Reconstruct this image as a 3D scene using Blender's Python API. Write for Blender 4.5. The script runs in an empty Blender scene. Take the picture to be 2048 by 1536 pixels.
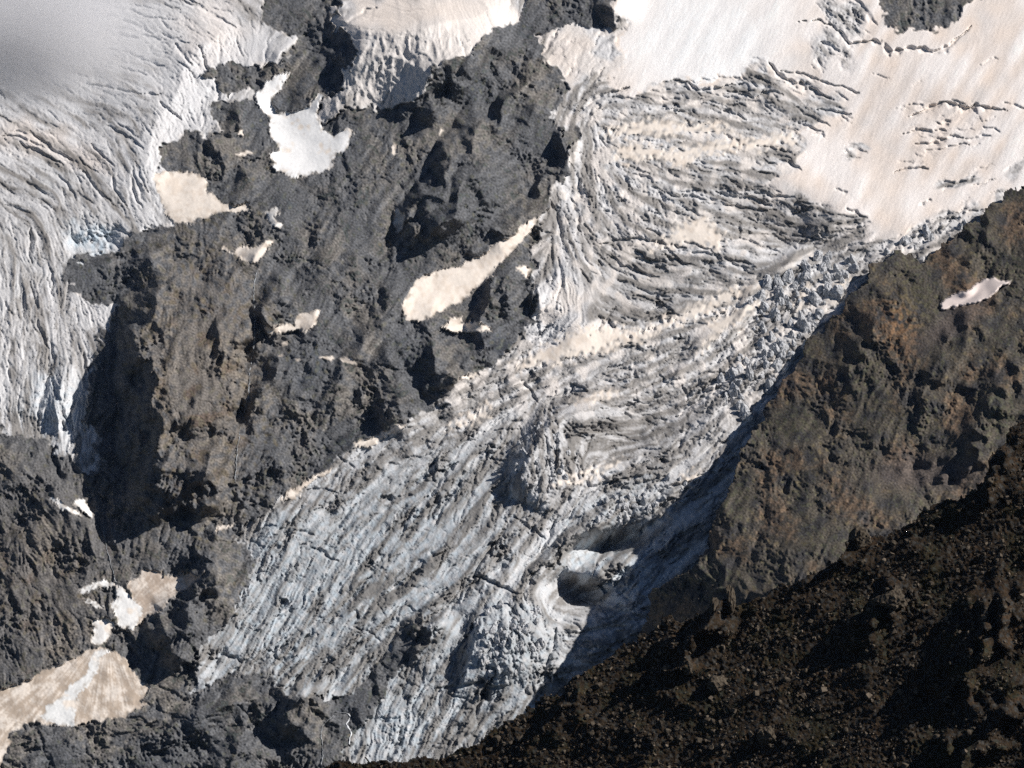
import bpy, math, random
import numpy as np

# ---------------------------------------------------------------- camera, sky, sun, exposure
sc = bpy.context.scene
col = sc.collection
FPX = 5125.0                      # focal length in pixels of the 2048-wide photograph
cam = bpy.data.cameras.new('camera')
cam.sensor_width = 36.0
cam.lens = 36.0 * FPX / 2048.0
cam.clip_start = 1.0
cam.clip_end = 60000.0
camo = bpy.data.objects.new('camera', cam)
col.objects.link(camo)
camo.location = (0, 0, 0)
camo.rotation_euler = (math.radians(90), 0, 0)
sc.camera = camo

SUN = np.array([0.75, -0.16, 0.64]); SUN /= np.linalg.norm(SUN)      # direction towards the sun
world = bpy.data.worlds.new('World'); sc.world = world; world.use_nodes = True
nt = world.node_tree
sky = nt.nodes.new('ShaderNodeTexSky'); sky.sky_type = 'NISHITA'; sky.sun_disc = False
sky.sun_elevation = math.asin(SUN[2]); sky.sun_rotation = math.atan2(SUN[0], SUN[1])
sky.altitude = 2500; sky.air_density = 0.7; sky.dust_density = 0.2; sky.ozone_density = 2.0
bg = nt.nodes['Background']; bg.inputs['Strength'].default_value = 0.05
nt.links.new(sky.outputs['Color'], bg.inputs['Color'])
sl = bpy.data.lights.new('sun', 'SUN'); sl.energy = 5.0; sl.angle = math.radians(0.5); sl.color = (1.0, 0.955, 0.90)
slo = bpy.data.objects.new('sun', sl); col.objects.link(slo)
import mathutils
slo.rotation_euler = mathutils.Vector(SUN).to_track_quat('Z', 'Y').to_euler()
sc.view_settings.view_transform = 'Standard'
sc.view_settings.look = 'None'
sc.view_settings.exposure = 0.12
sc.view_settings.gamma = 1.0
sc.render.engine = 'CYCLES'
sc.cycles.use_denoising = False
sc.cycles.max_bounces = 6
sc.cycles.diffuse_bounces = 1

# ---------------------------------------------------------------- numeric helpers
f32 = np.float32
def at(px, py, y):
    """pixel of the photograph + distance in metres -> point of the place"""
    return np.stack([(px - 1024) / FPX * y, y + 0 * px, (768 - py) / FPX * y], -1)

def sstep(a, b, x):
    t = np.clip((x - a) / (b - a), 0, 1)
    return t * t * (3 - 2 * t)

TN = 1024
def make_tex(seed):
    r = np.random.default_rng(seed)
    k = np.fft.fftfreq(TN)
    kr = np.hypot(k[:, None], k[None, :])
    k0 = 1 / 12.0
    flt = np.exp(-((kr - k0) / (0.42 * k0)) ** 2)
    a = np.fft.ifft2(np.fft.fft2(r.standard_normal((TN, TN))) * flt).real
    return (a / a.std()).astype(f32)
TEX = [make_tex(s) for s in (11, 12, 13, 14)]

def nz(x, y, wl, seed):
    a = seed * 2.399
    s = 12.0 / wl
    u = (x * math.cos(a) - y * math.sin(a)) * s + seed * 137.3 + 5000
    v = (x * math.sin(a) + y * math.cos(a)) * s + seed * 91.7 + 5000
    iu = np.floor(u).astype(np.int32); iv = np.floor(v).astype(np.int32)
    fu = (u - iu).astype(f32); fv = (v - iv).astype(f32)
    iu &= TN - 1; iv &= TN - 1
    iu1 = (iu + 1) & (TN - 1); iv1 = (iv + 1) & (TN - 1)
    T = TEX[seed % 4]
    return (T[iv, iu] * (1 - fu) + T[iv, iu1] * fu) * (1 - fv) + (T[iv1, iu] * (1 - fu) + T[iv1, iu1] * fu) * fv

def fbm(x, y, wl, octs, gain, seed, ridge=False):
    tot = 0; amp = 1.0; prev = 1.0
    for o in range(octs):
        n = nz(x, y, wl, seed + o)
        if ridge:
            n = 1 - np.minimum(np.abs(n) * 0.9, 1.6)
            n = n * prev
            prev = np.clip(n * 0.6 + 0.55, 0.25, 1.15)
        tot = tot + amp * n
        amp *= gain; wl *= 0.5
    return tot

def worley(x, y, cell, seed):
    r = np.random.default_rng(seed)
    JX = r.random((128, 128)).astype(f32); JY = r.random((128, 128)).astype(f32); RV = r.random((128, 128)).astype(f32)
    u = x / cell + 500; v = y / cell + 500
    iu = np.floor(u).astype(np.int32); iv = np.floor(v).astype(np.int32)
    fu = (u - iu).astype(f32); fv = (v - iv).astype(f32)
    F1 = np.full(u.shape, 9, f32); F2 = F1.copy(); V = np.zeros(u.shape, f32); EX = V.copy(); EY = V.copy()
    for dj in (-1, 0, 1):
        for di in (-1, 0, 1):
            a = (iu + di) & 127; b = (iv + dj) & 127
            ex = di + JX[b, a] - fu; ey = dj + JY[b, a] - fv
            d = np.hypot(ex, ey)
            c = d < F1
            F2 = np.where(c, F1, np.minimum(F2, d))
            V = np.where(c, RV[b, a], V)
            EX = np.where(c, ex, EX); EY = np.where(c, ey, EY)
            F1 = np.where(c, d, F1)
    an = V * 6.2832 * 7.3
    return F1, F2, V, (EX * np.cos(an) + EY * np.sin(an)) * (0.3 + np.modf(V * 13.7)[0])

# coarse raster (every 4 px of the photograph) for outlines and large landforms
CS = 4.0
CX0, CY0, CX1, CY1 = -240, -200, 2300, 1740
CGX, CGY = np.meshgrid(np.arange(CX0, CX1, CS, dtype=f32), np.arange(CY0, CY1, CS, dtype=f32))
CH, CW = CGX.shape

def samp(C, x, y):
    u = np.clip((x - CX0) / CS, 0, CW - 1.001); v = np.clip((y - CY0) / CS, 0, CH - 1.001)
    iu = u.astype(np.int32); iv = v.astype(np.int32)
    fu = (u - iu).astype(f32); fv = (v - iv).astype(f32)
    return (C[iv, iu] * (1 - fu) + C[iv, iu + 1] * fu) * (1 - fv) + (C[iv + 1, iu] * (1 - fu) + C[iv + 1, iu + 1] * fu) * fv

def win(pts, pad):
    p = np.array(pts, f32)
    i0 = int(max(0, (p[:, 0].min() - pad - CX0) // CS)); i1 = int(min(CW, (p[:, 0].max() + pad - CX0) // CS + 2))
    j0 = int(max(0, (p[:, 1].min() - pad - CY0) // CS)); j1 = int(min(CH, (p[:, 1].max() + pad - CY0) // CS + 2))
    return i0, i1, j0, j1

def sdf_poly(pts, pad=90):
    """signed distance (positive inside) to a traced outline"""
    out = np.full((CH, CW), -pad, f32)
    i0, i1, j0, j1 = win(pts, pad)
    x = CGX[j0:j1, i0:i1]; y = CGY[j0:j1, i0:i1]
    d2 = np.full(x.shape, 1e9, f32); ins = np.zeros(x.shape, bool)
    n = len(pts)
    for k in range(n):
        ax, ay = pts[k]; bx, by = pts[(k + 1) % n]
        ex, ey = bx - ax, by - ay
        L = ex * ex + ey * ey + 1e-6
        t = np.clip(((x - ax) * ex + (y - ay) * ey) / L, 0, 1)
        d2 = np.minimum(d2, (x - ax - t * ex) ** 2 + (y - ay - t * ey) ** 2)
        if by != ay:
            ins ^= ((ay > y) != (by > y)) & (x < ex * (y - ay) / (by - ay) + ax)
    d = np.sqrt(d2)
    out[j0:j1, i0:i1] = np.maximum(np.where(ins, d, -d), -pad)
    return out

def line_field(pts, pad):
    """nearest distance, side (+ = the side on the left hand of the photo for a line drawn downwards), interpolated value"""
    i0, i1, j0, j1 = win([p[:2] for p in pts], pad)
    x = CGX[j0:j1, i0:i1]; y = CGY[j0:j1, i0:i1]
    best = np.full(x.shape, 1e9, f32); side = np.zeros(x.shape, f32); val = np.zeros(x.shape, f32)
    for k in range(len(pts) - 1):
        ax, ay, av = pts[k]; bx, by, bv = pts[k + 1]
        ex, ey = bx - ax, by - ay
        L = ex * ex + ey * ey + 1e-6
        t = np.clip(((x - ax) * ex + (y - ay) * ey) / L, 0, 1)
        vx = x - ax - t * ex; vy = y - ay - t * ey
        d2 = vx * vx + vy * vy
        c = d2 < best
        best = np.where(c, d2, best)
        side = np.where(c, ex * (y - ay) - ey * (x - ax), side)
        val = np.where(c, av + t * (bv - av), val)
    return (slice(j0, j1), slice(i0, i1)), np.sqrt(best), np.sign(side), val

macro = np.zeros((CH, CW), f32)
def ridge(pts, wl, wr, pl=1.3, pr=1.6, M=None):
    M = macro if M is None else M
    pts = [(*pts[0][:2], 0)] + list(pts[1:-1]) + [(*pts[-1][:2], 0)]
    s, d, sd, v = line_field(pts, max(wl, wr))
    prof = np.where(sd > 0, np.clip(1 - d / wl, 0, 1) ** pl, np.clip(1 - d / wr, 0, 1) ** pr)
    M[s] += v * prof

def bump(cx, cy, rx, ry, ang, amp, M=None):
    M = macro if M is None else M
    a = math.radians(ang)
    u = (CGX - cx) * math.cos(a) + (CGY - cy) * math.sin(a); v = -(CGX - cx) * math.sin(a) + (CGY - cy) * math.cos(a)
    M += amp * np.exp(-(u / rx) ** 2 - (v / ry) ** 2)

def brush(M, cx, cy, rx, ry, ang, val, soft=0.35):
    a = math.radians(ang)
    u = (CGX - cx) * math.cos(a) + (CGY - cy) * math.sin(a); v = -(CGX - cx) * math.sin(a) + (CGY - cy) * math.cos(a)
    m = 1 - sstep(1 - soft, 1 + soft, np.hypot(u / rx, v / ry))
    M[:] = M * (1 - m) + val * m

# ---------------------------------------------------------------- main mountainside raster
ST = 2.0
PX, PY = np.meshgrid(np.arange(-160, 2212, ST, dtype=f32), np.arange(-120, 1660, ST, dtype=f32))
GH, GW = PX.shape
TS = math.tan(math.radians(38))
def base_depth(px, py):
    return 4000 * TS / (TS - (768 - py) / FPX)
D0 = base_depth(PX, PY)

jx = 5 * nz(PX, PY, 70, 1) + 3.0 * nz(PX, PY, 26, 2) + 1.6 * nz(PX, PY, 11, 3)
jy = 5 * nz(PX, PY, 70, 5) + 3.0 * nz(PX, PY, 26, 6) + 1.6 * nz(PX, PY, 11, 7)
WX, WY = PX + jx, PY + jy                       # jagged outlines
SX, SY = PX + 0.45 * jx, PY + 0.45 * jy         # calmer outlines for snow
LX, LY = PX + 9 * nz(PX, PY, 70, 1), PY + 9 * nz(PX, PY, 70, 5)           # landforms
KX, KY = PX + 7 * nz(PX, PY, 90, 1) + 2.0 * nz(PX, PY, 34, 2), PY + 7 * nz(PX, PY, 90, 5) + 2.0 * nz(PX, PY, 34, 6)
MX, MY = PX + 5 * nz(PX, PY, 150, 1), PY + 5 * nz(PX, PY, 150, 5)

# ---------------------------------------------------------------- outlines traced from the photograph
ICE, SNOW, ROCK = 0, 1, 2
R = []          # key, object name, surface type, outline, label, category, parent key
def reg(key, name, typ, pts, label=None, cat=None, parent=None, group=None, kind=None):
    R.append(dict(key=key, name=name, typ=typ, pts=pts, label=label, cat=cat, parent=parent, group=group, kind=kind))

reg('G1', 'glacier', ICE, [(-240,-200),(532,-200),(524,0),(523,22),(530,42),(548,58),(575,72),(601,62),(600,72),(580,92),(568,112),(572,118),(560,130),(545,126),
    (520,124),(500,127),(466,130),(440,131),(415,138),(404,150),(410,163),(430,175),(448,180),(470,174),(490,172),(502,185),(506,206),(470,200),
    (440,205),(422,213),(420,232),(426,252),(446,278),(430,272),(405,262),(380,262),(359,270),(338,287),(321,308),(317,328),(325,342),(342,350),(352,400),(349,424),(345,446),
    (300,450),(262,470),(252,490),(225,500),(195,512),(150,515),(133,530),(131,555),(137,578),(150,587),(191,607),(239,611),(230,640),(215,660),
    (200,690),(190,715),(178,745),(172,775),(179,800),(178,860),(195,880),(192,925),(184,948),(164,946),(154,936),(137,905),(113,895),(82,880),(34,873),(0,858),(-240,800)],
    'steep grey and white glacier tongue hanging down beside the tall dark rock buttress', 'glacier')
reg('G2', 'glacier', ICE, [(1262,-200),(1232,0),(1226,52),(1190,54),(1165,51),(1137,49),(1102,68),(1076,75),(1088,99),(1090,126),(1115,147),(1140,170),(1118,205),(1101,219),(1105,246),
    (1115,267),(1149,250),(1151,290),(1130,332),(1118,372),(1100,400),(1085,430),(1078,470),(1062,500),(1064,540),(1072,590),(1078,640),(1042,670),(1020,700),(1012,717),
    (985,727),(960,744),(930,757),(905,764),(890,790),(860,815),(835,832),(800,852),(760,880),(735,892),(705,896),(680,915),(655,940),(600,975),(560,1000),(530,1022),
    (490,1050),(470,1080),(482,1105),(505,1122),(507,1150),(490,1190),(440,1255),(415,1277),(400,1320),(385,1368),(365,1390),(402,1375),(450,1352),(500,1345),(550,1362),
    (580,1390),(640,1398),(672,1396),(700,1390),(735,1350),(770,1310),(800,1262),(840,1240),(862,1262),(848,1290),(815,1325),(790,1352),(770,1385),(745,1415),(722,1440),(700,1480),
    (690,1536),(680,1740),(1300,1740),(1500,1300),(1560,1150),(1800,900),(2300,700),(2300,-200)],
    'broad crevassed icefall sweeping from the pinkish snowfield down towards the dark scree slope', 'glacier')
reg('G3', 'glacier', ICE, [(690,-200),(676,0),(664,35),(672,55),(700,75),(720,88),(705,120),(690,155),(665,182),(640,215),(636,240),(650,249),(680,235),(700,214),(742,207),(759,222),(773,212),(824,202),
    (838,185),(865,154),(876,137),(910,116),(937,106),(944,85),(975,68),(992,58),(1029,48),(1036,41),(1043,24),(1057,0),(1075,-200)],
    'small hanging glacier ending in a grey ice cliff above the dark rock face', 'glacier')

# dark rocks standing out of the ice
reg('O1', 'rock_outcrop', ROCK, [(1762,0),(1768,40),(1775,55),(1800,62),(1830,55),(1848,62),(1870,60),(1890,50),(1910,42),(1925,20),(1938,0),(1990,-20),(1990,-110),(1740,-110)],
    'dark rock island in the upper snowfield above the long bergschrund crack', 'rock')
reg('O2', 'rock_outcrop', ROCK, [(418,235),(422,215),(440,204),(470,198),(500,206),(512,210),(528,224),(545,248),(534,265),(560,298),(538,306),(556,328),(548,338),(572,352),(560,380),(534,405),(500,410),(440,404),
    (434,395),(418,388),(420,352),(436,310),(446,284),(428,254)],
    'stepped brown rock outcrop with tiny snow spots beside the brilliant white snow chute', 'rock')
reg('O3', 'rock_outcrop', ROCK, [(359,270),(380,262),(405,261),(430,272),(446,284),(440,310),(420,352),(410,354),(383,346),(342,346),(325,342),(317,328),(321,308),(338,287)],
    'rounded blackish rock outcrop jutting into the white glacier edge', 'rock')
reg('O4', 'rock_outcrop', ROCK, [(404,150),(415,138),(440,131),(466,130),(500,127),(545,126),(560,132),(552,150),(530,166),(506,190),(480,172),(448,180),(430,175),(410,163)],
    'low dark rock ledge between two white ice aprons', 'rock')
reg('O5', 'rock_outcrop', ROCK, [(150,517),(195,513),(230,503),(262,515),(300,540),(290,570),(262,600),(239,611),(191,607),(150,587),(137,573),(133,536)],
    'snow-streaked dark rock hump at the edge of the hanging glacier tongue', 'rock')
# snow fields lying on rock
def patch(key, pts, label, name='snow_patch'):
    reg(key, name, SNOW, pts, label, 'snow patch', None, 'snow patches on the rock face')
patch('P1', [(308,342),(342,345),(383,345),(410,355),(417,369),(413,386),(429,384),(434,400),(455,405),(492,408),(502,412),(500,424),(478,422),(455,424),(410,436),(393,437),(384,445),(345,446),(330,420),(312,390)],
      'pinkish snow apron spreading below the rounded blackish outcrop')
patch('P2', [(586,144),(574,161),(545,195),(549,208),(558,222),(581,224),(602,219),(643,188),(645,198),(637,222),(640,239),(648,263),(670,267),(700,256),(710,264),(692,295),(670,308),(666,338),(649,345),(612,349),(574,353),
      (547,337),(557,328),(537,304),(560,297),(533,263),(543,246),(526,222),(516,208),(504,195),(530,167),(543,157)],
      'large brilliant white snow chute flaring downwards between dark rocks')
patch('P3', [(800,620),(811,594),(841,556),(859,544),(879,541),(927,532),(932,519),(958,515),(990,490),(1030,465),(1072,436),(1084,434),(1064,462),(1020,510),(996,530),(990,545),(960,570),(925,600),(886,621),(838,645),(811,640)],
      'long cream snow slope running diagonally beside the icefall')
patch('P4', [(440,492),(452,494),(462,505),(485,490),(513,489),(547,482),(533,506),(515,530),(500,525),(482,517),(462,512)],
      'kite-shaped cream snow patch in a notch above the buttress')
patch('P5', [(533,420),(560,408),(557,424),(549,434),(560,444),(568,440),(560,460),(543,453),(533,441)],
      'small white snow patch right under the large brilliant snow chute')
patch('P6', [(530,657),(560,648),(581,645),(588,649),(602,628),(639,619),(637,635),(625,659),(595,662),(567,666),(547,669),(533,667)],
      'flat cream snow patch on a ledge beside the stream gully')
patch('P7', [(880,655),(910,633),(922,630),(927,641),(944,641),(947,647),(982,649),(993,667),(968,660),(937,667),(910,663)],
      'ragged cream snow patch under the dark rock knoll beside the icefall')
patch('P8', [(1033,541),(1050,525),(1063,536),(1053,558)], 'tiny snow scrap on top of the dark knoll beside the icefall')
patch('P9', [(905,764),(925,752),(958,743),(963,748),(935,760),(912,768)], 'narrow cream snow strip at the middle of the icefall margin')
patch('P10', [(705,892),(712,882),(740,878),(765,866),(804,848),(812,853),(765,882),(735,896)], 'cream snow strip along the icefall margin under dark cliffs')
patch('P11', [(560,1002),(585,977),(610,960),(640,945),(668,930),(660,946),(620,968),(590,992)], 'brownish snow strip tucked along the icefall margin')
patch('P12', [(417,1068),(438,1056),(470,1045),(462,1054),(440,1064)], 'thin lowest snow strip above the smooth lower icefall')
patch('P13', [(256,1165),(270,1158),(290,1141),(331,1136),(328,1148),(345,1148),(379,1144),(386,1151),(417,1139),(403,1151),(369,1175),(349,1196),(328,1213),(290,1243),(253,1264),(248,1250),(256,1215),(262,1195)],
      'brownish dirty snow wedge in the gully above the snow cone')
patch('P14', [(-240,1500),(-60,1402),(0,1382),(68,1353),(137,1322),(167,1305),(191,1298),(208,1295),(212,1301),(239,1308),(256,1329),(273,1353),(301,1377),(290,1390),(284,1404),(297,1411),(239,1435),(191,1443),(154,1450),(96,1450),
      (68,1442),(20,1462),(14,1476),(27,1483),(17,1506),(0,1534),(-60,1640),(-240,1700)], 'big brownish avalanche snow cone with a white streak down its middle')
patch('P15', [(205,1297),(184,1318),(150,1368),(75,1432),(110,1449),(140,1450),(153,1448),(151,1412),(165,1380),(203,1325),(222,1303)], 'fresh white streak running down the brownish avalanche cone')
patch('P16', [(226,1157),(238,1172),(255,1185),(272,1200),(290,1212),(286,1232),(262,1258),(250,1262),(240,1255),(230,1225),(222,1215),(236,1200),(232,1180)], 'white avalanche snow spilling beside the dirty snow wedge')
patch('P17', [(190,1240),(215,1232),(228,1240),(222,1262),(212,1280),(196,1288),(184,1280),(186,1260)], 'white snow lump at the throat of the avalanche cone')
patch('P18', [(158,1188),(176,1168),(205,1157),(230,1166),(238,1178),(210,1167),(188,1173),(168,1194)], 'upper of two thin curved white snow lines on rock above the avalanche cone')
patch('P21', [(164,1206),(180,1202),(204,1209),(217,1216),(190,1214)], 'lower of two thin curved white snow lines on rock above the avalanche cone')
patch('P19', [(98,995),(122,1003),(148,1018),(163,1036),(140,1030),(116,1014)], 'thin white snow strip below the hanging glacier tongue, further from the shadow')
patch('P20', [(146,1006),(157,994),(175,1006),(190,1020),(191,1038),(172,1030),(158,1018)], 'small white snow wedge below the hanging glacier tongue, against the shadow')
for i, (x, y, a, b, l) in enumerate([(569,687,7,5,'round snow dot just under the flat cream ledge patch'), (565,711,7,3,'leftmost of the row of tiny snow dots below the ledge patch'),
        (593,715,7,3,'tiny snow sliver between its two neighbours in the row of dots'), (655,716,16,6,'oval snow dot, widest of the row of dots on the ledge'),
        (695,722,13,9,'rightmost snow dot of the row, near the middle cliffs'), (484,264,8,8,'round snow spot high on the stepped brown outcrop'), (487,305,14,7,'lower flat snow spot on the stepped brown outcrop'),
        (788,300,6,16,'short vertical snow dash on the dark middle rock face'), (795,440,10,26,'pale snow runnel in the gully under the middle rock face'), (880,259,6,6,'speck of snow below the hanging ice cliff'),
        (500,778,6,8,'snow speck in the stream gully beside the buttress')]):
    patch('D%d' % i, [(x + a * math.cos(t) * (1 + .25 * math.sin(3 * t + i)), y + b * math.sin(t) * (1 + .2 * math.cos(2 * t + i))) for t in np.linspace(0, 6.28, 13)[:-1]], l)
# snow bands lying on the icefall, parts of it
def band(key, pts):
    reg(key, 'snow_band', SNOW, pts, None, None, 'G2')
reg('C1', 'snow_cap', ICE, [(690,-200),(676,0),(668,30),(700,48),(745,58),(795,66),(850,60),(890,50),(925,42),(965,28),(1005,8),(1040,0),(1075,-200)], None, None, 'G3')
reg('C2', 'snow_band', ICE, [(-240,225),(0,228),(60,245),(120,270),(180,300),(220,330),(180,335),(120,318),(60,290),(0,275),(-240,265)], None, None, 'G1')
band('B1', [(1016,741),(1084,696),(1166,655),(1207,648),(1255,662),(1306,652),(1374,618),(1440,590),(1500,565),(1522,572),(1440,615),(1374,640),(1275,680),(1187,707),(1118,724),(1050,738)])
band('B2', [(1212,259),(1245,248),(1284,242),(1333,244),(1382,248),(1440,242),(1460,262),(1421,262),(1362,268),(1284,268),(1226,273)])
band('B3', [(1226,320),(1236,296),(1265,289),(1314,295),(1333,300),(1382,298),(1421,283),(1470,279),(1560,270),(1590,262),(1585,290),(1470,300),(1402,312),(1382,322),(1362,334),(1323,322),(1284,316)])
band('B4', [(1296,500),(1340,470),(1380,440),(1410,433),(1442,468),(1445,500),(1380,488),(1340,492)])
band('B5', [(1396,704),(1440,668),(1478,640),(1522,606),(1508,598),(1450,628),(1412,643),(1425,660)])
band('B6', [(1104,970),(1130,950),(1168,950),(1235,924),(1190,953),(1150,966)])
band('B7', [(893,858),(945,826),(978,806),(972,828),(940,848)])
band('B8', [(1153,803),(1207,782),(1242,784),(1190,803)])
band('B9', [(1595,610),(1612,560),(1622,562),(1612,590),(1600,622)])
band('B10', [(1650,600),(1680,560),(1700,550),(1690,580),(1665,605)])
band('B11', [(1365,950),(1395,942),(1408,958),(1385,968)])
SNOWFIELD = [(1262,-200),(1238,40),(1250,92),(1215,185),(1255,200),(1330,168),(1400,160),(1480,150),(1530,128),(1620,190),(1690,205),(1655,240),(1592,262),(1610,300),(1580,345),(1480,385),(1505,398),(1600,400),
    (1735,440),(1692,492),(1765,492),(1850,472),(2000,400),(2300,330),(2300,-200)]

for r in R:
    r['sd'] = sdf_poly(r['pts'])
KEY = {r['key']: i + 1 for i, r in enumerate(R)}
TOPSNOW = sdf_poly(SNOWFIELD)

# ---------------------------------------------------------------- landforms (metres towards the camera)
# rock between the glaciers; lines drawn downwards, steep shaded flank on the left
ridge([(345,510,15),(328,550,50),(312,640,85),(304,720,100),(316,800,105),(312,880,105),(325,950,90),(335,1000,55),(350,1040,15)], 80, 260, 0.9, 1.4)
ridge([(262,640,0),(285,680,30),(300,740,20),(270,830,0)], 20, 40)
ridge([(440,885,0),(412,935,40),(400,985,45),(385,1030,10)], 38, 70)
ridge([(1090,118,10),(1062,140,40),(1032,185,60),(1005,225,50),(985,262,20)], 34, 120)
ridge([(990,70,10),(930,115,30),(880,165,45),(835,215,35),(800,260,10)], 60, 120, 1.2)
ridge([(985,215,0),(950,268,55),(912,325,80),(868,385,80),(822,432,50),(795,480,10)], 46, 130, 0.9, 1.3)
ridge([(1010,310,0),(962,355,35),(925,405,55),(875,450,50),(845,490,5)], 40, 90, 1.0)
ridge([(1155,245,10),(1140,285,40),(1118,330,40),(1095,375,30),(1070,425,10)], 26, 60)
ridge([(1080,395,0),(1040,445,35),(985,470,40),(930,500,0)], 34, 60)
ridge([(1058,540,5),(1030,545,40),(1002,560,55),(985,600,55),(960,640,40),(930,660,0)], 36, 80)
ridge([(1090,560,30),(1085,600,34),(1078,640,20)], 16, 40)
ridge([(905,690,0),(870,705,50),(862,745,55),(840,780,10)], 46, 110)
ridge([(840,790,0),(805,800,45),(790,825,45),(745,850,0)], 60, 90)
ridge([(1010,690,0),(960,690,35),(900,740,30),(880,780,0)], 40, 60)
ridge([(560,545,0),(545,590,45),(540,645,40),(560,680,0)], 34, 90)
ridge([(560,700,0),(548,730,30),(535,770,30),(500,830,10),(470,900,0)], 30, 80)
ridge([(640,880,0),(560,930,25),(480,1040,10)], 40, 80)
ridge([(740,20,20),(722,90,34),(700,130,34),(680,180,24),(640,235,0)], 60, 120, 1.2)
ridge([(1030,30,20),(1000,55,45),(940,95,40),(870,140,44),(832,195,30),(800,240,0)], 170, 80, 1.0, 1.2)
ridge([(560,330,0),(520,330,20),(490,350,30),(450,390,10)], 40, 60)
ridge([(450,268,10),(440,290,25),(435,320,20),(425,350,0)], 22, 50)
ridge([(545,215,0),(490,220,22),(465,245,25),(455,270,0)], 30, 60)
ridge([(600,70,0),(560,110,25),(520,160,10)], 30, 60)
ridge([(430,1070,0),(418,1100,45),(410,1140,40),(380,1175,0)], 44, 80)
ridge([(480,1120,20),(420,1170,40),(365,1225,55),(345,1262,30),(300,1275,0)], 62, 100)
ridge([(420,1268,20),(385,1275,34),(366,1310,38),(345,1360,14)], 90, 80, 0.9)
ridge([(610,1360,0),(600,1400,60),(575,1440,40),(560,1480,0)], 66, 110, 1.0)
ridge([(560,1400,0),(470,1400,25),(390,1440,20),(280,1470,0)], 26, 60)
ridge([(560,1470,0),(480,1500,30),(400,1536,20),(330,1560,0)], 40, 80)
ridge([(-60,900,30),(40,940,34),(110,985,34),(170,1060,30),(215,1160,10)], 200, 40, 1.6, 1.0)
ridge([(232,455,0),(215,470,-14),(160,485,-16),(140,515,0)], 20, 30)
bump(420, 700, 150, 260, 20, 40)
bump(700, 640, 200, 200, 0, 25)
bump(250, 860, 55, 150, 8, -30)
bump(560, 250, 60, 90, 20, -30)
bump(620, 290, 60, 60, 0, -20)
ridge([(700,470,0),(660,560,22),(610,680,26),(560,800,24),(520,900,5)], 60, 120, 1.2, 1.2)
ridge([(820,520,0),(770,600,24),(720,690,28),(670,780,22),(630,860,0)], 50, 110, 1.2, 1.2)
ridge([(740,330,0),(700,400,25),(640,470,25),(590,540,8)], 45, 100, 1.2, 1.2)
ridge([(900,560,0),(850,660,24),(790,720,26),(740,800,5)], 40, 90, 1.2, 1.2)
ridge([(600,380,0),(555,440,25),(520,500,25),(500,560,0)], 36, 80, 1.2, 1.2)
ridge([(440,520,0),(430,600,18),(440,700,20),(450,800,14),(440,900,0)], 30, 60, 1.2, 1.2)
ridge([(500,560,0),(508,640,-22),(500,740,-22),(480,860,-18),(470,980,0)], 26, 30, 1.0, 1.0)
ridge([(800,380,0),(795,450,-20),(770,520,-12),(760,580,0)], 26, 40, 1.0, 1.0)
# icefall
ridge([(1300,835,10),(1180,815,35),(1110,850,55),(1068,905,55),(1045,960,40),(1030,1000,5)], 52, 150, 1.2, 1.2)
bump(1260, 870, 90, 40, -15, -32)
bump(1360, 810, 70, 30, -30, -22)
ridge([(1240,1000,5),(1190,1050,25),(1140,1085,30),(1095,1130,20),(1050,1190,5)], 26, 60)
bump(1020, 1280, 75, 90, 20, 45)
ridge([(960,1215,6),(955,1290,20),(930,1350,24),(895,1420,10)], 22, 60)
ridge([(900,1210,10),(860,1245,45),(850,1280,30),(815,1320,8)], 46, 70)
ridge([(700,980,5),(620,1020,20),(545,1060,20),(500,1110,10)], 50, 100)
ridge([(1700,400,0),(1640,470,20),(1570,520,30),(1530,560,12)], 40, 90)
bump(1590, 470, 110, 45, 20, -45)
ridge([(1560,520,0),(1490,610,11),(1440,670,13),(1370,740,12),(1300,790,5)], 22, 60)
ridge([(1640,640,0),(1560,700,10),(1500,745,12),(1430,790,6)], 26, 50)
bump(1440, 215, 130, 26, 4, -10)
bump(1640, 250, 300, 120, 10, -30)
bump(1150, 620, 60, 90, 0, 20)
bump(1330, 560, 150, 60, 5, -12)
bump(1212, 1088, 80, 32, -22, -92)
bump(1160, 1190, 60, 30, -5, -78)
ridge([(1265,1120,0),(1200,1133,30),(1130,1160,12)], 30, 30)
# upper snow steps
ridge([(1245,-60,30),(1228,20,50),(1222,58,20)], 60, 60)
# left glacier
ridge([(470,60,15),(430,80,25),(370,135,30),(330,215,30),(300,270,25),(292,350,20),(320,420,5)], 160, 60, 1.4, 1.2)
bump(190, 480, 50, 26, 0, -8)
bump(90, 860, 120, 40, 0, -20)
ridge([(130,690,0),(125,760,18),(120,830,20),(110,890,5)], 24, 30)
bump(60, 90, 200, 200, 0, -30)
# hanging glacier: plateau above, cliff below
ridge([(650,46,10),(690,44,50),(740,56,85),(790,62,105),(845,58,110),(885,50,100),(920,40,80),(960,26,50),(1010,4,10)], 150, 120, 1.0, 1.0)
ridge([(690,140,4),(770,118,7),(830,135,7),(870,120,4)], 60, 10)


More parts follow.
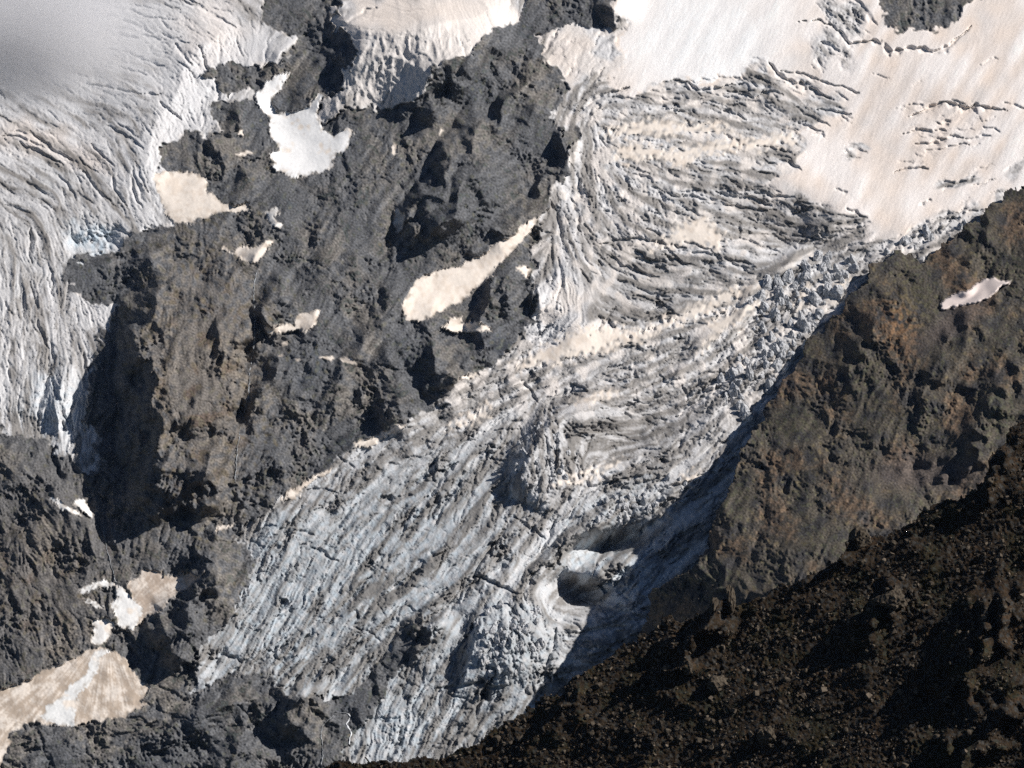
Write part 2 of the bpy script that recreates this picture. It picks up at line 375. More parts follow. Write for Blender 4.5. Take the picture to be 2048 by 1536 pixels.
# ---------------------------------------------------------------- surface types
n0 = nz(PX, PY, 16, 17)
FING = nz(PX * 1.9 + PY * .9, PY * .45, 11, 19) + .7 * nz(PX, PY, 24, 18)
w = [np.zeros(PX.shape, f32), np.zeros(PX.shape, f32), np.ones(PX.shape, f32)]
idm = np.zeros(PX.shape, np.int16)
rim = np.zeros(PX.shape, f32); edge = rim.copy()
for i, r in enumerate(R):
    X, Y = (SX, SY) if r['typ'] == SNOW else (WX, WY)
    s = samp(r['sd'], X, Y)
    if r['typ'] == ROCK:
        s = s + 1.5
    elif r['typ'] == SNOW:
        s = s + (.3 if r['parent'] or r['key'][0] == 'D' else .9) * FING + (0 if r['parent'] or r['key'][0] == 'D' else .6) * nz(PX, PY, 6, 94)
    m = sstep(-10, 12, s + 5 * n0 + 2.5 * FING) if r['parent'] == 'G2' else sstep(-1.5, 2.5, s)
    for t in range(3):
        w[t] = w[t] * (1 - m) + (m if t == r['typ'] else 0)
    idm[s > 0.3] = i + 1
    if r['typ'] == SNOW and r['parent'] is None:
        edge = np.where(s > 0, 1 - sstep(0, 11, s), edge)
        rim = np.maximum(rim, np.clip(s + 1, 0, 14) / 14)
wi, wsn, wr = w
fieldm = sstep(-3, 8, samp(TOPSNOW, WX, WY)) * wi

# ---------------------------------------------------------------- ice: crevasse directions, density, grime with painted shade
ARW = [(1300,230,5),(1420,210,12),(1400,330,10),(1500,300,15),(1600,180,26),(1600,430,18),(1300,400,28),(1180,420,75),(1160,330,85),(1240,470,35),(1380,540,4),(1450,530,14),(1250,600,20),(1150,590,78),(1110,640,-50),
  (1500,430,20),(1300,720,-20),(1100,740,-28),(1000,790,-24),(900,840,-26),(800,890,-30),(720,950,-38),(650,1000,-45),(600,1060,-55),(540,1130,-62),(500,1230,-60),(430,1330,-52),(600,1200,-58),(650,1130,-62),
  (1080,880,82),(1120,930,75),(1060,950,100),(1010,950,-55),(960,900,-48),(1030,1010,115),(1250,850,4),(1200,830,2),(1300,900,-20),(1350,800,-25),(1450,700,-40),(1550,620,-45),(1620,560,-40),(1450,850,-50),(1420,900,-50),
  (1350,950,-40),(1250,1000,-30),(1150,1060,-40),(1080,1120,-50),(1000,1120,-45),(900,1080,-50),(850,1150,-45),(780,1120,-58),(750,1220,-38),(680,1290,-45),(620,1340,-55),(560,1320,-48),(800,1200,-32),(900,1190,-35),
  (1020,1240,85),(980,1300,98),(960,1350,105),(1070,1240,52),(1090,1300,60),(1030,1340,80),(900,1330,-62),(860,1400,-66),(800,1450,-75),(740,1480,-80),(920,1440,-55),(1000,1420,-40),(1100,1330,-15),(1150,1250,-5),
  (250,40,8),(300,120,22),(230,180,15),(420,40,20),(80,290,25),(150,330,45),(200,380,52),(260,400,60),(60,400,15),(120,440,70),(100,600,86),(40,500,80),(100,800,92),(60,700,88),(170,650,70),(350,200,65),(450,90,70),(310,330,80),
  (780,40,10),(760,160,85),(850,90,88),(960,60,60),(1850,240,5),(1900,300,-5),(1920,365,-28),(2030,330,-20),(1690,30,40),(1660,90,45),(1800,480,-30),
  (400,600,-82),(400,760,-85),(380,900,-88),(460,700,-75),(300,800,-86),(250,900,-80),(600,600,-58),(700,500,-52),(640,750,-58),(760,700,-50),(700,400,-50),(600,420,-45),(850,300,-55),(900,400,-48),(950,200,-60),(1000,120,-50),
  (1060,250,-70),(1040,350,-25),(980,470,-20),(850,480,-40),(900,640,-35),(820,780,-20),(560,860,-62),(540,960,-50),(450,1000,-65),(330,1080,-70),(60,1000,52),(100,1120,60),(30,1250,70),(150,1250,65),(420,1200,-50),(330,1300,-60),(300,1480,-12),(150,1500,-8),(450,1450,-18),(620,1460,-65),(660,1500,-70),
  (620,100,-40),(560,160,-50),(480,240,-45),(480,330,-20),(380,320,80),(300,520,-10),(200,560,-15),(720,270,-50),(560,300,-60),(1090,60,-60),(1850,20,75)]
c2 = np.zeros((CH, CW), f32); s2 = c2.copy(); ws = c2.copy()
for (x, y, a) in ARW:
    k = 1 / (((CGX - x) ** 2 + (CGY - y) ** 2) + 900) ** 1.4
    c2 += k * math.cos(2 * math.radians(a)); s2 += k * math.sin(2 * math.radians(a)); ws += k
THC = 0.5 * np.arctan2(s2, c2)
c2s = samp(c2 / ws, LX, LY); s2s = samp(s2 / ws, LX, LY)
TH = 0.5 * np.arctan2(s2s, c2s) + 0.16 * nz(PX, PY, 60, 9) + 0.12 * nz(PX, PY, 22, 10)
DX = np.cos(TH).astype(f32); DY = np.sin(TH).astype(f32)

def lic(tex_list, windows):
    """smear noise along the crevasse direction"""
    acc = [t.copy() for t in tex_list]
    K = max(windows)
    gx0, gy0 = np.meshgrid(np.arange(GW, dtype=f32), np.arange(GH, dtype=f32))
    for sgn in (1, -1):
        x = gx0.copy(); y = gy0.copy(); dx = DX * sgn; dy = DY * sgn
        for k in range(1, K + 1):
            x += dx; y += dy
            np.clip(x, 0, GW - 1, out=x); np.clip(y, 0, GH - 1, out=y)
            idx = (y + 0.5).astype(np.int32) * GW + (x + 0.5).astype(np.int32)
            np.clip(idx, 0, GW * GH - 1, out=idx)
            nx = DX.ravel()[idx]; ny = DY.ravel()[idx]
            f = np.where(nx * dx + ny * dy < 0, f32(-1), f32(1))
            dx = nx * f; dy = ny * f
            for q, t in enumerate(tex_list):
                if k <= windows[q]:
                    wgt = 0.5 + 0.5 * math.cos(math.pi * k / (windows[q] + 1))
                    acc[q] += wgt * t.ravel()[idx]
    return [(a - a.mean()) / a.std() for a in acc]

L8, L15, L30, LS, LD = lic([nz(PX, PY, 7.5, 21), nz(PX, PY, 15, 22), nz(PX, PY, 34, 23), nz(PX, PY, 6, 24), nz(PX, PY, 20, 25)], [6, 11, 20, 30, 34])

cre = np.full((CH, CW), 0.85, f32); blk = np.zeros((CH, CW), f32); dirt_shade = np.full((CH, CW), 0.40, f32)
pink = np.full((CH, CW), 0.12, f32); blue = np.zeros((CH, CW), f32); lace = np.zeros((CH, CW), f32)
g1m = sstep(-5, 5, KEY and R[0]['sd'])
cre = cre * (1 - g1m) + 0.42 * g1m; dirt_shade = dirt_shade * (1 - g1m) + .28 * g1m
fm = sstep(-6, 10, TOPSNOW)
cre = cre * (1 - fm) + 0.0 * fm; pink = pink * (1 - fm) + 0.75 * fm; dirt_shade = dirt_shade * (1 - fm) + 0.02 * fm
for b in [(1440,210,135,30,4,1.0),(1590,185,110,24,26,.55),(1480,290,85,26,10,.8),(1500,345,75,18,5,1),(1900,232,95,22,8,.45),(1880,272,75,16,4,.55),(1850,312,60,12,-8,.5),(1920,362,45,14,-28,.9),(2035,340,40,16,-20,.8),
          (1610,440,150,48,16,1.0),(1690,30,48,34,30,1),(1660,88,44,36,20,.8),(1720,300,30,7,5,.7),(1800,490,110,18,-30,1.0),(1870,460,80,14,-38,1.0),(1150,590,60,80,0,.45),(1240,480,120,60,0,.9)]:
    brush(cre, *b)
    if b[5] > .6: brush(dirt_shade, *b[:5], 0.4); brush(pink, *b[:5], 0.2)
brush(cre, 850, 100, 230, 150, 0, .12); brush(cre, 700, 200, 80, 60, 0, .12)
brush(cre, 1170, 110, 75, 60, 0, 0.25); brush(dirt_shade, 1170, 110, 75, 60, 0, 0.05); brush(pink, 1120, 105, 50, 40, 20, 0.5)
# smooth striped lower tongues
for b in [(520,1240,90,170,35,.65),(650,1110,70,70,0,.7),(800,1420,90,120,25,.6),(760,1480,70,70,0,.5),(900,1330,50,110,35,.65),(700,1300,120,60,-40,.7),(900,1100,70,60,0,.55)]:
    brush(cre, *b, soft=.5)
for b in [(1560,640,120,60,-45,.9),(1480,760,70,90,30,.9),(1250,1010,110,40,-28,.8),(1080,900,50,80,0,.7),(1010,1280,90,90,0,.9),(1690,30,48,34,30,1),(1660,88,44,36,20,.6),(1240,400,120,90,0,.7),(1450,215,120,24,4,.5),
          (1830,480,120,18,-33,.9),(1330,730,80,50,-20,.4),(430,120,60,60,0,.5),(350,230,60,110,30,.4),(200,470,70,40,0,.8),(1170,100,60,40,0,.35)]:
    brush(blk, *b, soft=.5)
brush(cre, 1025, 1285, 100, 100, 0, 1.25, .5)
for b in [(740,1185,130,22,-22,.95),(640,1225,60,20,-20,.8),(760,1330,90,30,-45,.75),(600,1340,120,18,-20,.8),(450,1360,90,18,-20,.7),(900,1470,120,30,-20,.8),(1250,880,110,40,-12,.62),(850,880,200,16,-28,.5),(1250,780,260,14,-28,.55),  # grime, with painted shade where the middle icefall slopes face away
          (1600,450,130,40,16,.6),(1380,560,140,40,4,.5),(560,1010,90,16,-38,.7),(430,1180,30,60,0,.6),(980,1000,80,40,-40,.6),(1050,1450,120,30,-40,.65),(1110,1390,60,14,-30,.8),(80,420,130,70,10,.42),(60,860,110,40,10,.72),(90,650,120,120,0,.40),(160,900,40,40,0,.55),  # first two add painted shade: crevasse hollow, then slope facing away
          (570,1180,150,100,-50,.24),(660,1090,90,60,-40,.26),(780,1460,60,70,20,.15),(1025,1285,95,95,0,.2),(180,330,160,90,30,.32),(1200,180,60,20,0,.6),(1130,240,30,60,0,.55),(1300,215,80,14,-5,.5)]:
    brush(dirt_shade, *b, soft=.6)
for b in [(90,285,110,30,18,.45),(150,310,60,26,20,.45),(430,50,70,60,0,.35),(1190,600,40,30,0,.2),(830,20,120,30,0,.55)]:
    brush(pink, *b, soft=.6)
for b in [(180,480,50,34,0,.9),(100,820,60,80,0,.4),(560,1060,80,30,-40,.7),(520,1200,60,100,35,.45),(800,1240,70,30,-30,.6),(1240,1020,120,60,-30,.5),(1010,1270,90,80,0,.5),(860,1380,60,100,25,.35),(760,160,120,70,0,.35),(1220,1130,120,80,0,.7)]:
    brush(blue, *b, soft=.6)
brush(blue, 700, 1180, 380, 200, -35, .75, .6); brush(blue, 900, 1400, 250, 130, -20, .7, .6)
brush(dirt_shade, 440, 110, 110, 60, 0, .08); brush(dirt_shade, 370, 210, 60, 90, 20, .1); brush(dirt_shade, 320, 330, 40, 70, 0, .05); brush(dirt_shade, 860, 60, 190, 70, 0, .05); brush(dirt_shade, 770, 150, 110, 60, 0, .18); brush(dirt_shade, 1120, 630, 60, 90, 20, .12)  # first three paint the sunlit flank of the left glacier's brink whiter
brush(dirt_shade, 190, 480, 60, 36, 0, .05); brush(cre, 190, 480, 60, 36, 0, .9)
brush(dirt_shade, 300, 60, 160, 60, 0, .12); brush(dirt_shade, 190, 620, 40, 40, 0, .05); brush(dirt_shade, 110, 820, 40, 70, 0, .08)
stri = np.full((CH, CW), .25, f32)
stri = stri * (1 - fm)
for b in [(560,1190,170,110,-50,1.0),(700,1080,150,80,-40,.8),(830,1420,110,130,25,1.0),(640,1310,200,50,-25,.8),(80,650,120,220,0,.7),(110,830,90,90,0,.8),(850,920,260,70,-30,.6),(1300,960,200,40,-35,.6),(1130,600,50,80,0,.8),(1000,1110,140,60,-45,.7)]:
    brush(stri, *b, soft=.5)
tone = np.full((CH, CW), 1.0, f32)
for b in [(700,1150,420,220,-35,.74),(850,1400,330,170,-20,.74),(1250,1000,220,80,-30,.9),(1290,590,120,60,5,.78),(1250,870,110,50,-10,.74),(1560,430,140,60,15,.80),(80,420,160,100,0,.86),(100,700,140,260,0,.92),(760,150,140,80,0,.92)]:  # also paints shade into the crevasse hollow and slopes facing away
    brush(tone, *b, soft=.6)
def lic_coarse(T, K):
    acc = T.copy(); dxf = np.cos(THC).astype(f32); dyf = np.sin(THC).astype(f32)
    gx, gy = np.meshgrid(np.arange(CW, dtype=f32), np.arange(CH, dtype=f32))
    for sg in (1, -1):
        x = gx.copy(); y = gy.copy(); dx = dxf * sg; dy = dyf * sg
        for k in range(K):
            x = np.clip(x + dx, 0, CW - 1); y = np.clip(y + dy, 0, CH - 1)
            a_ = (y + .5).astype(int).clip(0, CH - 1); b_ = (x + .5).astype(int).clip(0, CW - 1)
            nx = dxf[a_, b_]; ny = dyf[a_, b_]; f = np.where(nx * dx + ny * dy < 0, f32(-1), f32(1)); dx = nx * f; dy = ny * f
            acc += T[a_, b_] * (1 - k / K)
    return (acc - acc.mean()) / acc.std()
fbk = np.ones((CH, CW), f32); brush(fbk, 1220, 400, 150, 200, 0, .25, .5); brush(fbk, 1080, 900, 70, 110, 0, .4, .5); brush(blk, 1200, 330, 110, 150, 0, .8, .5); brush(cre, 1200, 330, 100, 130, 0, .7, .5)
FBK = samp(fbk, PX, PY)
FB1 = samp(lic_coarse(nz(CGX, CGY, 34, 26), 30), PX, PY); FB2 = samp(lic_coarse(nz(CGX, CGY, 75, 27), 36), PX, PY)
CRE, BLK, DIRT_SHADE, PINK, BLUE, STR, TONE = [samp(m, LX, LY) for m in (cre, blk, dirt_shade, pink, blue, stri, tone)]
# crevasses as cuts: only the deep tail of the smeared noise opens
ck15 = 1 - sstep(.05, .38, np.abs(L15 + .3)); ck30 = 1 - sstep(.04, .26, np.abs(L30 + .2)); ck8 = 1 - sstep(.1, .5, np.abs(L8 + .3))
F1, F2, FV, FT = worley(PX + 3 * nz(PX, PY, 22, 31), (PY + 3 * nz(PX, PY, 22, 32)) * 0.8, 13, 5)
F1b, F2b, FVb, FTb = worley(PX + 4 * nz(PX, PY, 30, 33), PY * 0.75 + 4 * nz(PX, PY, 30, 34), 27, 6)
blocks = (FV - 0.5) * 5 + (FVb - 0.5) * 9 - 3.5 * (1 - sstep(0, .3, F2 - F1)) - 5 * (1 - sstep(0, .22, F2b - F1b)) + 2.5 * (1 - F1)
va = np.clip(1 + .5 * nz(PX, PY, 75, 45) + .35 * nz(PX, PY, 30, 46), .15, 2.0); vb = np.clip(.8 + .6 * nz(PX, PY, 90, 47), .1, 2); vc = np.clip(.9 - .5 * nz(PX, PY, 120, 48), .1, 2)
def slabs(cl, cw, sd):
    """ice broken into slabs that lie along the local crevasse direction"""
    H = np.zeros(PX.shape, f32); C = H.copy(); T = H.copy()
    b = np.round(THS / (math.pi / 8)).astype(int) % 8
    for q in range(8):
        m = (b == q) & (wi > 0)
        if not m.any(): continue
        an = q * math.pi / 8
        x = PX[m] + 2.0 * KN1[m]; y = PY[m] + 2.0 * KN2[m]
        u = x * math.cos(an) + y * math.sin(an); v = -x * math.sin(an) + y * math.cos(an)
        f1, f2, vv, tt = worley(u * (cw / cl), v, cw, sd + q)
        H[m] = vv - .5; C[m] = 1 - sstep(0, .24, f2 - f1); T[m] = tt
    return H, C, T
THS = 0.5 * np.arctan2(s2s, c2s) + .2 * nz(PX, PY, 50, 9)
KN1 = nz(PX, PY, 24, 35); KN2 = nz(PX, PY, 24, 36)
H1, C1, T1 = slabs(26, 9, 200); H2, C2, T2 = slabs(58, 20, 220)
CUT = np.zeros(PX.shape, f32)
def stamp(cx, cy, th, L, wd, dep, bend):
    r = L + wd
    i0 = max(0, int((cx - r + 160) / ST)); i1 = min(GW, int((cx + r + 160) / ST) + 2); j0 = max(0, int((cy - r + 120) / ST)); j1 = min(GH, int((cy + r + 120) / ST) + 2)
    if i1 - i0 < 2 or j1 - j0 < 2: return
    x = PX[j0:j1, i0:i1] + jx[j0:j1, i0:i1] * .35 - cx; y = PY[j0:j1, i0:i1] + jy[j0:j1, i0:i1] * .35 - cy
    c, sn_ = math.cos(th), math.sin(th)
    u = (x * c + y * sn_) / L; v = -x * sn_ + y * c - bend * u * u
    we = wd * np.maximum(1 - u * u, 0)
    p = dep * np.clip(1.25 * (1 - np.abs(v) / (we + 1e-3)), 0, 1) * (we > 0.3)
    np.maximum(CUT[j0:j1, i0:i1], p, out=CUT[j0:j1, i0:i1])
rg = np.random.default_rng(77)
N = 16000
sx_ = rg.uniform(-150, 2190, N); sy_ = rg.uniform(-110, 1600, N); ru = rg.random(N)
ix = ((sx_ + 160) / ST).astype(int).clip(0, GW - 1); iy = ((sy_ + 120) / ST).astype(int).clip(0, GH - 1)
keep = ru < (CRE * va * .85 * (wi > .5))[iy, ix]
for k in np.nonzero(keep)[0]:
    L = float(np.exp(rg.normal(2.75, .5))); wd = float(np.clip(L * rg.uniform(.09, .18), 2.0, 6.5))
    stamp(sx_[k], sy_[k], float(TH[iy[k], ix[k]]) + (rg.normal(1.2, .25) if sy_[k] > 780 and rg.random() < .14 else 0), L, wd, wd * rg.uniform(.9, 1.7), rg.normal(0, .08) * L)
N = 9000
qx_ = rg.uniform(-150, 480, N); qy_ = rg.uniform(-110, 900, N)
ix = ((qx_ + 160) / ST).astype(int).clip(0, GW - 1); iy = ((qy_ + 120) / ST).astype(int).clip(0, GH - 1)
for k in np.nonzero((samp(R[0]['sd'], PX, PY) > 3)[iy, ix] & (rg.random(N) < .75 * va[iy, ix]))[0]:
    L = float(rg.uniform(6, 15)); stamp(qx_[k], qy_[k], float(TH[iy[k], ix[k]]) + rg.normal(0, .35), L, 2.1, rg.uniform(1.2, 2.6), rg.normal(0, .1) * L)
CUT, CUTI = np.zeros(PX.shape, f32), CUT
N = 4200
qx_ = rg.uniform(-150, 1250, N); qy_ = rg.uniform(-110, 1600, N)
ix = ((qx_ + 160) / ST).astype(int).clip(0, GW - 1); iy = ((qy_ + 120) / ST).astype(int).clip(0, GH - 1)
for k in np.nonzero((wr > .5)[iy, ix])[0]:
    L = float(np.exp(rg.normal(2.9, .6))); wd = float(np.clip(L * rg.uniform(.06, .13), 2.0, 6))
    stamp(qx_[k], qy_[k], float(TH[iy[k], ix[k]]) + (rg.normal(0, .2) if rg.random() < .6 else 1.25 + rg.normal(0, .3)), L, wd, wd * rg.uniform(.7, 1.3), rg.normal(0, .12) * L)
CUTR, CUT = CUT, CUTI
def crack(pts, wd, dep):
    p = np.array(pts, float); n = len(p) - 1
    x0, y0 = p.min(0) - wd - 4; x1, y1 = p.max(0) + wd + 4
    i0 = max(0, int((x0 + 160) / ST)); i1 = min(GW, int((x1 + 160) / ST) + 2); j0 = max(0, int((y0 + 120) / ST)); j1 = min(GH, int((y1 + 120) / ST) + 2)
    x = PX[j0:j1, i0:i1] + jx[j0:j1, i0:i1] * .35; y = PY[j0:j1, i0:i1] + jy[j0:j1, i0:i1] * .35
    best = np.full(x.shape, 1e9, f32); tt = np.zeros(x.shape, f32)
    for k in range(n):
        e = p[k + 1] - p[k]; t = np.clip(((x - p[k, 0]) * e[0] + (y - p[k, 1]) * e[1]) / (e @ e), 0, 1)
        d = np.hypot(x - p[k, 0] - t * e[0], y - p[k, 1] - t * e[1])
        c = d < best; best = np.where(c, d, best); tt = np.where(c, (k + t) / n, tt)
    we = wd * np.clip(np.minimum(tt, 1 - tt) * 5, 0, 1) * (1 + .35 * KN1[j0:j1, i0:i1])
    q = dep * np.clip(1.3 * (1 - best / (we + 1e-3)), 0, 1) * (we > .3)
    np.maximum(CUT[j0:j1, i0:i1], q, out=CUT[j0:j1, i0:i1])
for pts, wd, dep in [
    ([(1587,44),(1632,41),(1666,51),(1683,72),(1703,89),(1741,82),(1758,89),(1779,103),(1803,99),(1837,96),(1871,106),(1902,96),(1908,82),(1929,68),(1963,44)],5.5,12),
    ([(1536,123),(1560,150),(1615,178),(1676,205)],5,10), ([(1553,137),(1621,157),(1690,178),(1724,185)],3.5,7), ([(1348,164),(1382,167),(1396,181),(1488,167)],4,9),
    ([(1330,172),(1420,155),(1490,154)],2.2,4), ([(1816,236),(1844,222),(1885,205),(1926,219),(1973,212),(2021,224)],5,11), ([(1868,246),(1905,244)],3.5,7), ([(1960,255),(2004,266)],2.5,5),
    ([(1806,270),(1850,262),(1900,258)],4.5,8), ([(1830,290),(1880,280),(1930,275)],5,8), ([(1840,300),(1900,298),(1940,285)],3,6), ([(1690,303),(1712,300),(1735,306)],5,6), ([(1888,382),(1925,362),(1952,350)],6,8), ([(1836,412),(1862,400)],4,6),
    ([(1665,378),(1697,387)],2.5,5), ([(1690,412),(1715,428),(1736,442)],3.5,8), ([(1440,392),(1530,390),(1612,394)],3,6), ([(1455,287),(1530,292),(1595,312)],4,8), ([(1560,318),(1605,342)],4,8), ([(1590,215),(1665,257)],3,6),
    ([(1575,238),(1600,245),(1612,240)],5,6), ([(1625,268),(1650,272)],4,5), ([(2000,205),(2048,216),(2100,225)],3,5), ([(1790,320),(1830,324)],3,4), ([(1950,132),(2000,118)],2.5,4), ([(1735,150),(1780,157)],3,4), ([(1830,168),(1845,158)],2,3),
    ([(245,15),(300,38),(380,40)],3,6), ([(275,75),(330,80),(365,78)],2.6,5), ([(170,165),(240,180),(280,188),(330,185)],3.2,7), ([(0,270),(60,282),(105,302)],3.4,7), ([(20,264),(64,270),(98,292)],2.6,5), ([(250,100),(290,118)],3,5),
    ([(150,312),(170,330),(200,350)],3,6), ([(160,335),(190,375),(235,420)],3.4,7), ([(110,345),(140,380),(155,400)],3.2,6), ([(5,600),(30,635)],2.5,5), ([(57,640),(80,672)],3,7), ([(120,370),(128,395)],3,6), ([(75,395),(115,425)],2.5,5),
    ([(700,50),(745,62),(790,60)],2.4,4), ([(712,30),(760,36)],2.2,4), ([(705,72),(740,80)],2.4,4),
    ([(1180,490),(1260,478),(1330,486),(1380,500)],4.5,9), ([(1350,480),(1420,500),(1470,530),(1500,545)],4,8), ([(1395,402),(1480,415),(1560,420)],4.5,9)]:
    crack(pts, wd, dep)
STK = nz(PX * .9 + PY * .5, (PY - PX * .45) * .25, 40, 96); STK2 = nz(PX * .9 + PY * .5, (PY - PX * .45) * .22, 8, 98)
G1F = sstep(-5, 5, samp(R[0]['sd'], PX, PY))
BND = np.clip(.85 + .5 * FB2 * sstep(600, 800, PY), .25, 1.7)
ice = (CRE * va * BND * (1 - .35 * G1F) * (.40 * L15 * vb + 0.30 * L8 + .7 * L30 * vc * (1 - .6 * G1F) - .7 * ck15 * vb + 2.2 * H1 + 1.6 * T1 - 1.3 * C1 + (3.5 * H2 + 4 * T2 - 2.2 * C2) * vc) + STR * (.85 * LS + .8 * LD) + (.2 + .6 * CRE) * (.9 * FB1 + 1.7 * FB2) * FBK * (1 - fieldm) * (1 - .9 * G1F) + BLK * .45 * (blocks + 3 * FT + 7 * FTb)
       + (.03 + .22 * CRE) * nz(PX, PY, 5.5, 41) + (.10 + 1.4 * CRE) * nz(PX, PY, 60, 42) + (.04 + .3 * CRE) * nz(PX, PY, 20, 43) + 1.2 * nz(PX, PY, 170, 49) * (1 - .6 * fieldm) + fieldm * (.16 * STK2 + .5 * STK) - CUT)
cliffm = sstep(0, 20, samp(R[2]['sd'], PX, PY)) * sstep(40, 80, PY)
ice = ice + cliffm * (2.4 * fbm(PX, PY * .6, 34, 4, .55, 44, True) + .8 * (FT + FTb * 2))
ice = np.where(fieldm > .5, ice, ice)

# ---------------------------------------------------------------- rock relief
a = math.radians(-52)
RX = PX + 3 * nz(PX, PY, 90, 51); RY = PY + 3 * nz(PX, PY, 90, 52)
U = RX * math.cos(a) + RY * math.sin(a); V = -RX * math.sin(a) + RY * math.cos(a)
def rockrelief(x, y, u, v, sd):
    rough = np.clip(.70 + .5 * nz(x, y, 150, sd + 30) + .3 * nz(x, y, 60, sd + 31), .2, 1.8)
    h = 8.5 * fbm(u * 0.36, v, 210, 2, .42, sd + 3, True)
    g = 0
    for k, lam in enumerate((70, 41, 25, 15, 9.5, 6.5)):
        st = (.4, .45, .5, .6, .75, .9)[k]; am = (.8, .9, 1.0, 1.45, 1.8, 1.9)[k]
        c = math.cos(.5 * (k % 3 - 1)); s_ = math.sin(.5 * (k % 3 - 1))
        uu = u * c - v * s_; vv = u * s_ + v * c
        n = nz(uu * st, vv, lam, sd + 5 + k)
        m = nz(vv * st, uu, lam * .9, sd + 12 + k)
        g = g + am * lam * (.020 * n - .024 * np.abs(m))
    return h + rough * g * 2.2 + .20 * nz(x, y, 5.2, sd + 9)
ROUGH = np.clip(.62 + .45 * nz(PX, PY, 130, 55), .2, 1.6)
rock = rockrelief(RX, RY, U, V, 60) * .8; rock = rock + ROUGH * (1.9 * (1 - np.abs(L30)) + 1.2 * (1 - np.abs(L15)) + .9 * L30) - CUTR * .65; rock -= rock.mean() - 4
smoothsnow = 0.5 * nz(PX, PY, 40, 81) + 0.10 * nz(PX, PY, 9, 82) + 1.5 * rim
MAC = 1.25 * (samp(macro, KX, KY) * (1 + .07 * nz(U * .3, V, 60, 15) + .022 * nz(U * .4, V, 26, 16)) * wr + samp(macro, MX, MY) * (1 - wr))
REL = MAC + wi * (ice + 4) + wr * rock + wsn * (smoothsnow + 5.0)
DEP = D0 - REL

# ---------------------------------------------------------------- surface colours (what the thing itself is made of, plus light and shade painted on ice)
def mix(c0, c1, t):
    return c0 + (np.array(c1, f32) - c0) * t[..., None]
n1 = nz(PX, PY, 180, 91); n2 = nz(PX, PY, 60, 92); n3 = nz(PX, PY, 18, 93); n4 = nz(PX, PY, 6, 94)
rc = np.zeros(PX.shape + (3,), f32) + np.array([0.158, 0.160, 0.163], f32)
rc = mix(rc, (0.235, 0.215, 0.19), sstep(-.8, 1.6, .6 * n1 + .8 * n2 + .5 * n3))
rc = mix(rc, (0.095, 0.102, 0.115), sstep(.2, 1.8, n2 * .6 - n1 * .4 + .7 * n3))
warm = sstep(.1, .9, np.exp(-((PX - 400) / 130) ** 2 - ((PY - 760) / 260) ** 2) + .2 * n3) + .7 * np.exp(-((PX - 60) / 180) ** 2 - ((PY - 1150) / 200) ** 2)
rc = mix(rc, (0.25, 0.20, 0.145), np.clip(warm, 0, 1) * .42)
rc = mix(rc, (0.24, 0.13, 0.07), np.clip(warm, 0, 1) * sstep(.6, 1.8, n2 + .4 * n3) * .3)
rc = mix(rc, (0.10, 0.115, 0.07), sstep(.8, 2.0, n3 + .6 * n2) * .35)
rc *= .72 * np.clip(1 + .22 * n4 + .12 * n3 + .10 * LD, .4, 1.9)[..., None] * np.array([.99, 1.0, 1.035], f32)
ic = np.zeros(PX.shape + (3,), f32) + np.array([0.62, 0.63, 0.65], f32)
ic = mix(ic, (0.82, 0.69, 0.59), np.clip(PINK * (1 + .10 * n2 + .1 * n1), 0, 1))
ic = mix(ic, (0.86, 0.82, 0.80), fieldm * sstep(-1.2, 1.6, n1 + .5 * STK) * .8 * (1 - sstep(.3, .8, CRE)))
ic = mix(ic, (0.46, 0.57, 0.66), np.clip(BLUE * (.8 + .3 * n3), 0, 1) * .75)
a = math.radians(-33)
U0 = PX * math.cos(a) + PY * math.sin(a); V0 = -PX * math.sin(a) + PY * math.cos(a)
lowc = (1 - sstep(.15, .62, va * CRE * (.4 + .6 * vb))) * wi * (1 - sstep(.45, .8, DIRT_SHADE))
ic = mix(ic, (0.80, 0.71, 0.63), lowc * .5 * (1 - sstep(760, 900, PY)) * (1 - fieldm) * (1 - sstep(-5, 5, samp(R[0]['sd'], PX, PY))))
dd = np.clip(DIRT_SHADE * (1 - .6 * lowc) * 1.15 + (.16 * FB1 + .16 * FB2 + .10 + .34 * (1 - sstep(.04, .26, np.abs(FB1 + .25 * n3))) * sstep(500, 760, PY)) * (1 - fieldm) * sstep(.12, .35, DIRT_SHADE) + DIRT_SHADE * .9 * (.25 * L15 + .3 * L30 + .4 * LD + .3 * LS * STR + .12 * LS + .12 * n3 + .16 * n4) , 0, 1)
ic = mix(ic, (0.20, 0.185, 0.17), sstep(.05, .95, dd) * .88)
ic = mix(ic, (0.88, 0.86, 0.85), fieldm * np.clip(1.25 * np.exp(-((PX - 1400) / 170) ** 2 - ((PY - 60) / 130) ** 2) + .9 * np.exp(-((PX - 1420) / 90) ** 2 - ((PY - 130) / 60) ** 2), 0, 1))
ic *= (1 + fieldm * (.018 * STK2 + .022 * STK + .015 * n4))[..., None]
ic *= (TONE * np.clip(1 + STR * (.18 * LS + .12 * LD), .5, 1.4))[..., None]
sn = np.zeros(PX.shape + (3,), f32) + np.array([0.80, 0.72, 0.64], f32)
sn = mix(sn, (0.66, 0.56, 0.47), sstep(-.3, 1.6, .7 * n2 + .7 * n3) * .55)
for k, c, t in (('P2', (.86, .86, .86), .95), ('P15', (.80, .80, .79), 1), ('P16', (.85, .85, .84), .9), ('P17', (.85, .85, .84), .8), ('P18', (.85, .85, .84), .9), ('P21', (.85, .85, .84), .9), ('P19', (.85, .85, .84), .9), ('P20', (.85, .85, .84), .9), ('P5', (.86, .85, .83), .8)):
    sn = np.where((idm == KEY[k])[..., None], mix(sn, c, t * sstep(-1.5, .3, n2 + .5 * n3 + 1.0)), sn)
